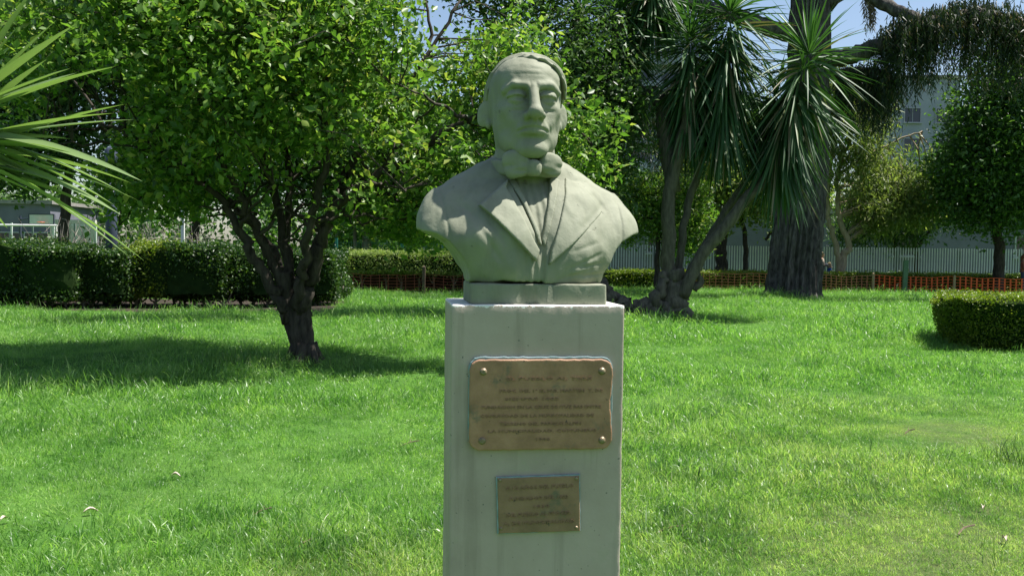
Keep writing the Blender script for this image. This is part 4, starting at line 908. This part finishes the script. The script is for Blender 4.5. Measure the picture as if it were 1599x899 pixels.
# ---------------------------------------------------------------- orange netting, stakes, green post
M_orange = simple('orange_plastic', (.78, .12, .03), (.66, .09, .025), 3, .45)
M_fade = simple('faded_net', (.48, .19, .11), (.38, .13, .08), 3, .5)
M_dull = simple('dull_net', (.22, .06, .035), (.15, .045, .03), 3, .6); M_dstake = simple('dark_timber', (.07, .05, .035), (.11, .08, .055), 8, .8)
M_stake = simple('raw_timber', (.30, .22, .12), (.42, .33, .19), 8, .8, stretch=(1, 1, .2))
M_gpost = simple('green_post_paint', (.07, .14, .08), (.10, .18, .11), 6, .6)
def netting(label, x0, x1, d0, d1, h, mat, sag=.05, sv=.2, rows=7, vw=.055, hw=.022, lean=0):
    a, b = gr(x0, d0), gr(x1, d1); L_ = (b - a).length; e = empty('safety_netting', a, math.atan2(b.y - a.y, b.x - a.x), label, 'netting', 'safety netting before the hedges'); nv = int(L_ / sv)
    ht = lambda x: h - sag * math.sin(PI * (x / L_)) + .02 * math.sin(x * 5)
    for k in range(nv + 1):
        x = k * L_ / nv; m = MB(); m.box((x, 0, ht(x) / 2 + .03), (vw, .006, ht(x) - .06)); m.build('strand', mat, e)
    for j in range(rows):
        m = MB(); xs_ = np.linspace(0, L_, max(4, nv)); z = [.05 + (ht(x) - .06) * j / (rows - 1) for x in xs_]
        v = []; q = []
        for i, x in enumerate(xs_): v += [[x, .004, z[i] - hw / 2], [x, .004, z[i] + hw / 2], [x, .010, z[i] + hw / 2], [x, .010, z[i] - hw / 2]]
        for i in range(len(xs_) - 1):
            for s in range(4): q.append([i * 4 + s, i * 4 + (s + 1) % 4, i * 4 + 4 + (s + 1) % 4, i * 4 + 4 + s])
        m.add(v, q); m.build('strand', mat, e)
    return e
netting('bright orange netting between the two stakes, behind the green post', 1366, 1490, 39.6, 38.6, .80, M_orange)
netting('bright orange netting right of the second stake, running to the edge', 1492, 1660, 38.6, 37.6, .80, M_orange)
netting('faded brownish netting between the conifer trunk and the first stake', 1283, 1363, 40.2, 39.6, .78, M_fade, vw=.03)
netting('faded brownish netting between the yucca stems and the conifer', 1070, 1206, 40.6, 40.4, .82, M_fade, vw=.025, sv=.26)
netting('faded rusty netting before the middle hedge, left of its stake', 538, 661, 34.0, 34.2, .74, M_dull, vw=.02, sv=.3, hw=.016)
netting('faded rusty netting before the middle hedge, right of its stake', 663, 738, 34.2, 34.2, .74, M_dull, vw=.02, sv=.3, hw=.016)
def post(name, label, cat, px, d, h, w, mat, group=None, pointed=False):
    c = gr(px, d); m = MB(); m.box((0, 0, h / 2 - .1), (w, w, h + .2)); 
    if pointed: m.add([[-w / 2, -w / 2, h + .002], [w / 2, -w / 2, h + .002], [w / 2, w / 2, h + .002], [-w / 2, w / 2, h + .002], [0, 0, h + w * .6]], [], [[0, 1, 4], [1, 2, 4], [2, 3, 4], [3, 0, 4]])
    o = m.build(name, mat); o.location = (c.x, c.y, 0); o.rotation_euler = (RNG.normal(0, .012), RNG.normal(0, .012), RNG.uniform(-.3, .3)); return tag(o, label, cat, group)
gs_ = 'wooden stakes holding the netting'
post('wooden_stake', 'pale timber stake left of the green post, between netting spans', 'stake', 1364.5, 39.5, .86, .085, M_stake, gs_, True)
post('wooden_stake', 'pale timber stake right of the green post', 'stake', 1491, 38.5, .82, .085, M_stake, gs_, True)
post('wooden_stake', 'dark timber stake in front of the middle hedge', 'stake', 662, 34.0, 1.0, .10, M_dstake, gs_, True)
post('green_post', 'dull green square post standing before the orange netting', 'post', 1413.5, 38.6, 1.44, .17, M_gpost)

# ---------------------------------------------------------------- railing, wall and buildings on the right
M_rail = simple('railing_paint', (.52, .54, .57), (.60, .62, .64), 5, .5)
M_railp = simple('railing_post_paint', (.12, .16, .15), (.17, .21, .20), 5, .6)
FD = 48.0; a_, b_ = gr(925, FD), gr(1690, FD); rail = empty('metal_railing', a_, 0, 'long grey vertical bar railing behind the low hedges', 'railing'); FL = b_.x - a_.x; nb = 186
fh = lambda x: 2.06
bm_ = MB(); bm_.box((0, 0, 0), (.045, .03, 1.95)); bar0 = bm_.build('bar', M_rail, rail); bar0.location = (0, 0, 1.06)
for k in range(1, nb):
    o = bar0.copy(); COL.objects.link(o); o.parent = rail; o.location = (FL * k / nb, 0, 1.06)
for z in (.16, 1.9): m = MB(); m.box((FL / 2, .036, z), (FL, .035, .05)); m.build('rail', M_railp, rail)
pm = MB(); pm.box((0, .09, 1.04), (.14, .08, 2.1)); po0 = pm.build('post', M_railp, rail)
for k in range(1, 9): o = po0.copy(); COL.objects.link(o); o.parent = rail; o.location = (FL * k / 8, 0, 0)
M_wall = simple('blue_grey_render', (.115, .115, .15), (.16, .16, .20), .6, .85, 12, .2, .01)
M_wall2 = simple('pale_render', (.27, .29, .33), (.33, .35, .39), .5, .85, 12, .2, .01)
M_beige = simple('beige_render', (.26, .24, .21), (.32, .30, .26), .5, .85)
M_win = simple('dark_glass', (.02, .025, .035), None, rough=.12, spec=.6)
M_trim = simple('window_trim', (.32, .33, .34), (.38, .39, .40), 4, .6)
M_roof = simple('roof_slab', (.20, .19, .18), (.28, .26, .24), 3, .85)
def building(label, px0, px1, depth, top_py, dep, mat, cols, floors, win=(1.3, 1.3), group=None, rz=0, first=1.0, storey=2.9, balcony=False, name='building'):
    a, b = gr(px0, depth), gr(px1, depth); H_ = at((px0 + px1) / 2, top_py, depth).z; w = b.x - a.x
    e = empty(name, ((a.x + b.x) / 2, depth, 0), rz, label, 'building', group)
    m = MB(); m.box((0, dep / 2, H_ / 2 - .2), (w, dep, H_ + .4)); m.build('wall', mat, e)
    m = MB(); m.box((0, dep / 2, H_ + .13), (w + .5, dep + .5, .25)); m.build('roof', M_roof, e)
    proto = None
    for j in range(floors):
        zc = first + win[1] / 2 + j * storey
        if zc + win[1] / 2 > H_ - .3: break
        for i in range(cols):
            x = -w / 2 + w * (i + .5) / cols
            if proto is None:
                f = MB()
                for s in (-1, 1): f.box((s * (win[0] / 2 + .04), 0, 0), (.08, .10, win[1] + .16)); f.box((0, 0, s * (win[1] / 2 + .04)), (win[0], .097, .08))
                f.box((0, .0, 0), (.05, .06, win[1]))
                proto = (f.build('window', M_trim, e), MB().box((0, .03, 0), (win[0], .02, win[1])), MB().box((0, -.09, -win[1] / 2 - .12), (win[0] + .35, .24, .07)))
                W0 = proto[0]; W0.location = (x, -.051, zc); g0 = proto[1].build('pane', M_win, W0); s0 = proto[2].build('sill', M_trim, W0)
            else:
                W1 = W0.copy(); COL.objects.link(W1); W1.parent = e; W1.location = (x, -.051, zc)
                for q in (g0, s0): q1 = q.copy(); COL.objects.link(q1); q1.parent = W1
        if balcony and j:
            m = MB(); m.box((0, -.55, zc - win[1] / 2 - .55), (w * .9, 1.1, .16)); m.build('balcony_slab', M_trim, e)
            m = MB(); m.box((0, -1.07, zc - win[1] / 2 + .02), (w * .9, .06, .95)); m.build('balcony_front', mat, e)
    return e
building('long low blue grey building behind the right railing', 935, 1700, 58, 334, 9, M_wall, 4, 1, (1.5, 1.2), first=1.7)
building('pale tower block seen under the hanging conifer branch', 1394, 1492, 92, 122, 10, M_wall2, 2, 5, (1.5, 1.3), first=3)
building('pale apartment block with balconies behind the yucca heads', 975, 1105, 105, 42, 12, M_wall2, 3, 9, (1.8, 1.6), first=2.5, balcony=True)
building('beige apartment block glimpsed through the leaning tree crown', 515, 765, 115, 165, 12, M_beige, 7, 8, (1.6, 1.5), first=2.5)
building('low grey building beyond the sports court', -90, 79, 66, 318, 8, M_wall, 4, 1, (1.6, 1.2), first=1.3)
M_cream = simple('cream_render', (.42, .40, .35), (.50, .48, .42), 1.5, .85)
a, b = gr(80, 64), gr(150, 64); m = MB(); m.box((0, 0, 1.6), (b.x - a.x, .3, 3.6)); o = m.build('garden_wall', M_cream); o.location = ((a.x + b.x) / 2, 64, 0); tag(o, 'cream wall right of the grey building, behind the bare shrubs', 'wall')
rb_ = np.random.default_rng(300); Pb = []
for k in range(130):
    x = rb_.uniform(-78, 84); d = rb_.uniform(70, 80); h_ = rb_.uniform(4.5, 9) if x < 20 else rb_.uniform(3.5, 6); Pb.append(inblob(420, [((x, d, h_ * .52), (rb_.uniform(2.2, 3.6), 2.2, h_ * .55))], rb_, .4))
Pb = np.concatenate(Pb); v, f = leaves(Pb[Pb[:, 2] > 0], .55, rb_, .6, .4, .1); tag(mesh('tree_belt', v, f, LM['mid']), 'far belt of mixed trees closing the view behind everything', 'tree belt', kind='stuff')

# ---------------------------------------------------------------- things at the left behind the hedge
M_pole = simple('slate_pole_paint', (.035, .045, .07), (.05, .06, .09), 4, .45)
M_white = simple('white_paint', (.62, .63, .62), (.72, .72, .70), 6, .5)
c = gr(174, 25.0); lamp = empty('lamp_post', c, 0, 'thick dark slate lamp post behind the left hedge', 'lamp post')
m = MB(); m.tube([[0, 0, -.1], [0, 0, 2], [0, 0, 3.75]], [.155, .15, .13], 16); m.build('pole', M_pole, lamp, True)
m = MB(); m.tube([[0, 0, 0], [0, 0, .35], [0, 0, .42]], [.22, .21, .165], 16); m.build('base', M_pole, lamp, True)
m = MB(); m.tube([[0, 0, 3.75], [0, 0, 3.8], [0, 0, 3.86], [0, 0, 4.1], [0, 0, 4.2]], [.13, .17, .15, .17, .05], 12); m.build('lamp_head', M_pole, lamp, True)
post('white_pole', 'slim white pole behind the left hedge, right of the lamp post', 'pole', 285, 30, 2.75, .10, M_white)
c = gr(32, 54); hoop = empty('basketball_hoop', c, 0, 'dark pole with a white basketball backboard on the court', 'hoop')
m = MB(); m.tube([[0, 0, -.1], [0, 0, 2], [0, 0, 3.3]], [.09, .08, .07], 8); m.tube([[0, 0, 3.1], [.6, -.2, 3.15], [1.2, -.35, 3.15]], .05, 6); m.build('pole', M_pole, hoop)
m = MB(); m.box((1.42, -.42, 3.1), (1.35, .04, .52)); m.build('backboard', M_white, hoop)
m = MB()
for s in (-1, 1): m.box((1.42 + s * .70, -.42, 3.1), (.06, .06, .62)); m.box((1.42, -.42, 3.1 + s * .285), (1.34, .055, .06))
m.build('board_frame', M_pole, hoop)
m = MB(); a = np.linspace(0, 2 * PI, 15); m.tube(np.stack([1.5 + .2 * np.cos(a), -.66 + .2 * np.sin(a), np.full(15, 2.93)], 1), .015, 5, 0, False); m.build('rim', M_orange, hoop)
c = gr(-30, 50); goal = empty('goal_frame', c, 0, 'white goal frame on the court behind the left hedge', 'goal'); gw = gr(88, 50).x - c.x; gz = at(60, 352, 50).z
for x in (0, gw): m = MB(); m.tube([[x, 0, -.1], [x, 0, gz]], .055, 8); m.build('goalpost', M_white, goal)
m = MB(); m.tube([[-.05, .012, gz], [gw + .05, .012, gz]], .055, 8); m.build('crossbar', M_white, goal)
c = gr(0, 60); cf = empty('court_fence', (gr(-80, 60).x, 60, 0), 0, 'light court fence of thin posts and rails beyond the goal', 'fence'); wl = gr(150, 60).x - cf.location.x
for k in range(8): m = MB(); m.box((wl * k / 7, 0, 1.5), (.10, .08, 3.1)); m.build('post', M_white if k % 2 else M_railp, cf)
for z in (.9, 1.9, 2.95): m = MB(); m.box((wl / 2, .07, z), (wl, .05, .06)); m.build('rail', M_rail, cf)
# brown flax clumps and bare shrubs
rf = np.random.default_rng(71)
for k, (px_, lb) in enumerate([(-12, 'at the left edge'), (22, 'right of the court pole'), (52, 'below the backboard'), (82, 'beside the goalpost'), (112, 'rightmost before the bare shrub')]):
    c = gr(px_, 27.0 + .3 * (k % 2)); e = empty('flax_plant', c, 0, 'brownish strappy flax plant behind the hedge, ' + lb, 'plant', 'flax plants behind the left hedge')
    V = []; F = []; n = 0
    for j in range(34):
        a = rf.uniform(0, 6.283); L_ = rf.uniform(1.5, 2.05); ln = rf.uniform(.05, .4); b = np.array([math.cos(a) * .15, math.sin(a) * .15, 0]); t = b + np.array([math.cos(a) * math.sin(ln), math.sin(a) * math.sin(ln), math.cos(ln)]) * L_
        v, f = sword('', b, t, rf.uniform(.06, .10), .02, rf.uniform(-1, 1), None, None, 4, nrm=(math.sin(a), math.cos(a), .1)); V.extend(v); F.extend([[i + n for i in q] for q in f]); n += len(v)
    tag(mesh('leaves', V, F, LM['brown'], e), kind='stuff')
M_bare = barkmat('bare_twig', (.16, .14, .12), (.34, .31, .27), 20)
for k, (px_, h_, lb) in enumerate([(100, 2.6, 'left of the lamp post, before the cream wall'), (150, 2.3, 'directly left of the lamp post'), (215, 2.4, 'right of the lamp post'), (255, 2.7, 'left of the slim white pole'), (308, 2.5, 'right of the slim white pole')]):
    c = gr(px_, 31 + k * .4); e = empty('bare_shrub', c, 0, 'pale leafless twiggy shrub ' + lb, 'shrub', 'bare shrubs behind the left hedge')
    m = MB()
    for j in range(26):
        a = rf.uniform(0, 6.283); ln = rf.uniform(.05, .65); L_ = h_ * rf.uniform(.7, 1.05); d = np.array([math.cos(a) * math.sin(ln), math.sin(a) * math.sin(ln), math.cos(ln)])
        p1 = d * L_ * .5 + rf.normal(0, .08, 3); p2 = d * L_ + rf.normal(0, .15, 3); m.tube(np.array([d * .05, p1, p2]), [.022, .014, .006], 4, 0, False)
        for q in range(3):
            s = p1 + (p2 - p1) * rf.random(); m.tube(np.array([s, s + rf.normal(0, .22, 3) + [0, 0, .15]]), [.010, .004], 3, 0, False)
    tag(m.build('twigs', M_bare, e), kind='stuff')
# green mesh fence behind the middle hedge
M_teal = simple('teal_post', (.02, .13, .12), (.03, .16, .14), 4, .5); M_mesh = simple('green_wire', (.03, .11, .06), None, rough=.5)
a_, b_ = gr(520, 44), gr(760, 44); wf = empty('wire_fence', a_, 0, 'green wire fence with teal posts behind the middle hedge', 'fence'); wl = b_.x - a_.x
for px_ in (525, 628, 693, 757): m = MB(); m.box((gr(px_, 44).x - a_.x, 0, 1.05), (.13, .09, 2.15)); m.build('post', M_teal, wf)
m = MB()
for k in range(int(wl / .12)): m.box((k * .12, .05, 1.05), (.012, .010, 1.9))
for k in range(11): m.box((wl / 2, .062, .12 + k * .18), (wl, .010, .012))
tag(m.build('wire_mesh', M_mesh, wf), kind='stuff')
# ---------------------------------------------------------------- people and stroller in the distance
M_skin = simple('skin', (.52, .31, .22), (.56, .34, .25), 6, .5); M_hairb = simple('blond_hair', (.42, .30, .15), (.50, .37, .19), 30, .6); M_hairr = simple('auburn_hair', (.16, .06, .035), (.22, .09, .05), 30, .6)
def cloth(name, c): return simple(name, c, tuple(x * .8 for x in c), 12, .85)
def sdf_m(name, F, lo, h, mat, parent):
    V_, Q_ = nets(F, lo, h); return mesh(name, V_, Q_, mat, parent, True)
def person(label, loc, rz, h, top, legs, hairm, arms, hair_len, group=None, sit=False):
    """standing or sitting figure, metres; faces -Y before the turn; arms: elbow and hand of each side"""
    e = empty('person', loc, rz, label, 'person', group); s = h / 1.7; g = .022 if not sit else .016
    lo_, hi_ = (-.45 * s, -.62 * s, -.03), (.45 * s, .42 * s, 1.76 * s); P_ = [a / s for a in grid(lo_, hi_, g)]; PX = [np.abs(P_[0]), P_[1], P_[2]]
    zb = .92 if not sit else .45
    S = lambda z: z - .92 + zb
    tor = smin(s_ell(P_, (0, .01, S(1.27)), (.175, .115, .21)), s_ell(P_, (0, .01, S(.98)), (.165, .12, .16)), .12)
    sh_ = s_cap(PX, (0, .01, S(1.40)), (.17, .015, S(1.385)), .062, .058); tor = smin(tor, sh_, .06)
    am = None
    for sx, (el, ha) in zip((-1, 1), arms):
        a_ = s_cap(P_, (sx * .19, .015, S(1.385)), el, .050, .040); f_ = s_cap(P_, el, ha, .040, .028); k_ = np.minimum(a_, f_)
        d_ = unit(np.array(ha) - np.array(el)); pal = s_ell(P_, tuple(np.array(ha) + d_ * .05), (.035, .035, .055)); k_ = smin(k_, pal, .03)
        for fi in range(4): q_ = np.array(ha) + d_ * .08 + np.array([(fi - 1.5) * .016, 0, 0]); k_ = smin(k_, s_cap(P_, tuple(q_), tuple(q_ + d_ * (.06 - .008 * abs(fi - 1.5)) + [0, -.012, 0]), .010, .008), .012)
        q_ = np.array(ha) + d_ * .03; k_ = smin(k_, s_cap(P_, tuple(q_), tuple(q_ + d_ * .045 + [-sx * .04, -.01, 0]), .012, .009), .012)
        am = k_ if am is None else np.minimum(am, k_)
    if not sit:
        lg = smin(s_cap(PX, (.09, .01, .90), (.10, -.01, .50), .085, .058), s_cap(PX, (.10, -.01, .50), (.10, .03, .09), .056, .038), .03); lg = smin(lg, s_ell(PX, (.105, -.05, .04), (.045, .13, .045)), .04)
    else:
        lg = smin(s_cap(PX, (.09, .0, .45), (.11, -.38, .46), .085, .060), s_cap(PX, (.11, -.38, .46), (.11, -.42, .10), .056, .038), .03); lg = smin(lg, s_ell(PX, (.11, -.47, .05), (.045, .12, .045)), .04)
    hd = s_ell(P_, (0, -.005, S(1.615)), (.075, .095, .112)); hd = smin(hd, s_ell(P_, (0, -.035, S(1.545)), (.052, .06, .05)), .03); hd = smin(hd, s_ell(P_, (0, -.105, S(1.595)), (.014, .022, .024)), .02)
    hd = smin(hd, s_ell(PX, (.076, .01, S(1.595)), (.012, .022, .032)), .01); hd = hd + gau(PX, (.03, -.095, S(1.625)), (.016, .02, .012), .008) + gau(P_, (0, -.10, S(1.545)), (.022, .02, .005), .006)
    hd = smin(hd, s_cap(P_, (0, .02, S(1.38)), (0, .005, S(1.55)), .055, .05), .03)
    body = smin(smin(smin(tor, am, .04), lg, .05), hd, .03)
    sdf_m('body', body * s, lo_, g, M_skin, e)
    sl = smin(tor, np.maximum(am, -(P_[2] - S(1.10)) + 0 * am), .04) - .014
    sdf_m('shirt', smax(smax(sl, -(P_[2] - S(.90)) + 0 * sl, .01), P_[2] - S(1.44) + 0 * sl, .02) * s, lo_, g, top, e)
    tr2 = smin(lg, s_ell(P_, (0, .01, S(.95)), (.165, .12, .10)), .05) - .012
    sdf_m('trousers', smax(smax(tr2, P_[2] - S(1.0) + 0 * tr2, .01), -(P_[2] - .10) + 0 * tr2, .01) * s, lo_, g, legs, e)
    hr = smax(s_ell(P_, (0, .008, S(1.625)), (.090, .108, .122)), -(s_ell(P_, (0, -.12, S(1.575)), (.075, .09, .095))), .02); hr = smax(hr, -(P_[2] - S(1.54)) + 0 * hr, .02)
    if hair_len: hr = smin(hr, s_cap(P_, (0, .075, S(1.60)), (0, .085, S(1.62 - hair_len)), .065, .045), .03)
    sdf_m('hair', hr * s, lo_, g, hairm, e); return e
SD = 44.4; sp_ = gr(1296.5, SD)
person('blond adult half hidden by the conifer trunk, pushing a stroller', gr(1283.5, SD + .15), math.radians(70), 1.72, cloth('sand_top', (.50, .40, .32)), cloth('grey_trousers', (.12, .12, .14)), M_hairb, (((-.26, -.10, 1.12), (-.22, -.36, 1.06)), ((.26, -.10, 1.12), (.22, -.36, 1.06))), .22)
st = empty('stroller', sp_, math.radians(70), 'dark stroller with a grey hood beside the conifer trunk', 'stroller'); st.scale = (1.3, 1.3, 1.3)
M_dark = cloth('black_fabric', (.02, .022, .028)); M_tube = simple('grey_tube', (.25, .26, .28), None, rough=.4, metal=.6); M_hood = cloth('grey_hood', (.16, .17, .19))
m = MB()
for s in (-1, 1): m.tube(curve3([[s * .24, .52, 1.04], [s * .24, .28, .66], [s * .24, -.35, .16]], 4), .016, 6); m.tube([[s * .24, .0, .45], [s * .24, .36, .12]], .016, 6)
m.tube([[-.24, .52, 1.04], [.24, .52, 1.04]], .02, 6); m.build('frame', M_tube, st)
m = MB(); m.add([[-.2, .16, .40], [.2, .16, .40], [.2, -.28, .44], [-.2, -.28, .44], [-.2, .16, .34], [.2, .16, .34], [.2, -.28, .37], [-.2, -.28, .37], [-.2, .34, .92], [.2, .34, .92], [.2, .40, .90], [-.2, .40, .90]],
    [[0, 3, 2, 1], [4, 5, 6, 7], [3, 7, 6, 2], [0, 4, 7, 3], [1, 2, 6, 5], [0, 1, 9, 8], [4, 11, 10, 5], [8, 9, 10, 11], [0, 8, 11, 4], [1, 5, 10, 9]]); m.build('seat', M_dark, st)
m = MB(); V = []; q = []
for i in range(7):
    a = math.radians(-10 + 22 * i)
    for j in range(5): x = -.22 + .11 * j; V.append([x, .36 - .34 * math.sin(a) * .9, .86 - .12 + .20 * math.cos(a - .9) * (1 - .3 * abs(x) / .22)])
for i in range(6):
    for j in range(4): k = i * 5 + j; q.append([k, k + 1, k + 6, k + 5])
m.add(V, q); o = m.build('hood', M_hood, st, True); so_ = o.modifiers.new('thick', 'SOLIDIFY'); so_.thickness = .012
for x, y in ((-.27, -.36), (.27, -.36), (-.27, .37), (.27, .37)):
    m = MB(); a = np.linspace(0, 2 * PI, 15); m.tube(np.stack([np.full(15, x), y + .10 * np.cos(a), .12 + .10 * np.sin(a)], 1), .02, 6, 0, False)
    for k in range(3): m.box((x, y, .12), (.02, .19, .018), rx=k * PI / 3)
    m.build('wheel', M_dark, st)
person('child in a bright blue shirt sitting in the stroller', sp_ + Vector((-.03, -.02, .20)), math.radians(70), 1.45, cloth('blue_shirt', (.03, .10, .55)), cloth('navy_trousers', (.03, .035, .07)), M_hairb, (((-.24, -.10, .72), (-.18, -.30, .66)), ((.24, -.10, .72), (.18, -.30, .66))), 0, sit=True)
person('auburn haired walker in a rust coloured top at the right edge', gr(1599.5, 41.0), math.radians(55), 1.72, cloth('rust_top', (.36, .13, .09)), cloth('blue_jeans', (.06, .08, .14)), M_hairr, (((-.25, -.05, 1.13), (-.15, -.28, 1.24)), ((.27, .06, 1.12), (.26, -.08, .90))), .18)

# ---------------------------------------------------------------- small things lying or growing in the lawn
M_stalk = leafmat('stalk_green', [(0, (.06, .13, .03)), (.6, (.09, .17, .04)), (1, (.16, .2, .07))], .3, .45, .4)
M_dead = simple('dry_twig', (.14, .10, .07), (.26, .20, .14), 30, .9); M_pale = simple('dry_leaf', (.42, .34, .28), (.55, .47, .42), 20, .7)
def onlawn(px, py):
    d = RC.to_3x3() @ Vector(((px - 799.5) / FPX, -(py - 449.5) / FPX, -1)); w = CAM + d * (CAM.z / -d.z); w.z = float(ghz(w.x, w.y)); return w
def tuft(label, px, py, n, L_, spread, seed, w=.008, dens=.5):
    r = np.random.default_rng(seed); V, F = blade_geo(n, spread, L_ * .5, L_, w, dens, r, 5); o = mesh('grass_tuft', V, F, M_stalk); o.location = onlawn(px, py); return tag(o, label, 'grass tuft', 'taller grass tufts in the lawn')
tuft('sparse tall grass tuft in the yellowish turf right of the pedestal', 1432, 735, 45, .30, .32, 1, .005, .9); tuft('dense dark grass tuft at the right edge of the lawn', 1588, 735, 120, .28, .24, 2, .009, .9)
tuft('small grass tuft in front of the dark tuft at the lower right', 1555, 880, 60, .17, .3, 3, .005, 1.1); tuft('flat bladed grass tuft below the seed stalk', 1060, 838, 18, .26, .2, 4, .012, 1.1)
tuft('shaggy grass tuft in the shade left of the leaning trunk', 345, 575, 90, .28, .5, 6); tuft('shaggy grass tuft at the foot of the leaning trunk', 440, 572, 90, .30, .5, 7); tuft('grass tuft at the right foot of the leaning trunk', 520, 572, 80, .26, .5, 8)
w_ = onlawn(1082, 800); m = MB(); m.tube(curve3([[0, 0, 0], [.01, 0, .10], [.03, .01, .21]], 4), .0018, 5); m.tube([[.029, .01, .20], [.034, .01, .225], [.040, .012, .262]], [.002, .006, .001], 6); o = m.build('seed_stalk', M_stalk); o.location = w_; tag(o, 'thin dark green seed stalk standing right of the pedestal', 'grass stalk')
for k, (px, py, L_, az, nm, lb) in enumerate([(143, 797, .14, .6, 'fallen_leaf', 'curled pale dry leaf on the lawn at the lower left'), (8, 812, .12, 1.2, 'fallen_leaf', 'pale dry leaf at the left edge of the lawn'), (475, 855, .13, 1.0, 'twig', 'short dark twig in the grass left of the pedestal'), (275, 748, .10, .2, 'fallen_leaf', 'brownish dry leaf in the middle of the left lawn'), (410, 800, .11, .4, 'twig', 'brown twig lying in the left lawn between two leaves'),
                                              (1508, 840, .13, .5, 'twig', 'dark twig lying in the yellowish turf'), (1045, 838, .16, .2, 'twig', 'brown dry sprig below the seed stalk'), (1535, 805, .08, 1.0, 'fallen_leaf', 'pinkish pale dry leaf in the right turf'), (1568, 850, .10, 1.4, 'fallen_leaf', 'pale dry leaf near the lower right corner'), (1420, 683, .09, .2, 'twig', 'small brown twig beside the sparse tall tuft'), (640, 695, .16, .3, 'twig', 'dark dry sprig in the grass just left of the pedestal')]):
    w_ = onlawn(px, py)
    if nm == 'twig':
        m = MB(); m.tube(curve3([[-L_ / 2, 0, .015], [0, .012, .04], [L_ / 2, -.01, .055]], 4), [.005] * 8 + [.003], 5); m.tube([[0, .012, .04], [.02, .05, .06]], [.003, .0015], 4); o = m.build('twig', M_dead)
    else:
        V = []; F = []
        for i in range(6):
            t = i / 5; w2 = .020 * math.sin(PI * min(.97, t * .92 + .06)); V += [[(t - .5) * L_, -w2, .05 + .02 * math.sin(t * 4) + w2 * .7], [(t - .5) * L_, 0, .045 + .02 * math.sin(t * 4)], [(t - .5) * L_, w2, .05 + .02 * math.sin(t * 4) + w2 * .9]]
        for i in range(5): F += [[i * 3, i * 3 + 1, i * 3 + 4, i * 3 + 3], [i * 3 + 1, i * 3 + 2, i * 3 + 5, i * 3 + 4]]
        o = mesh('fallen_leaf', V, F, M_pale, None, True); o.scale = (.62, .62, .62)
    o.location = w_; o.rotation_euler = (0, 0, az); tag(o, lb, 'twig' if nm == 'twig' else 'leaf')
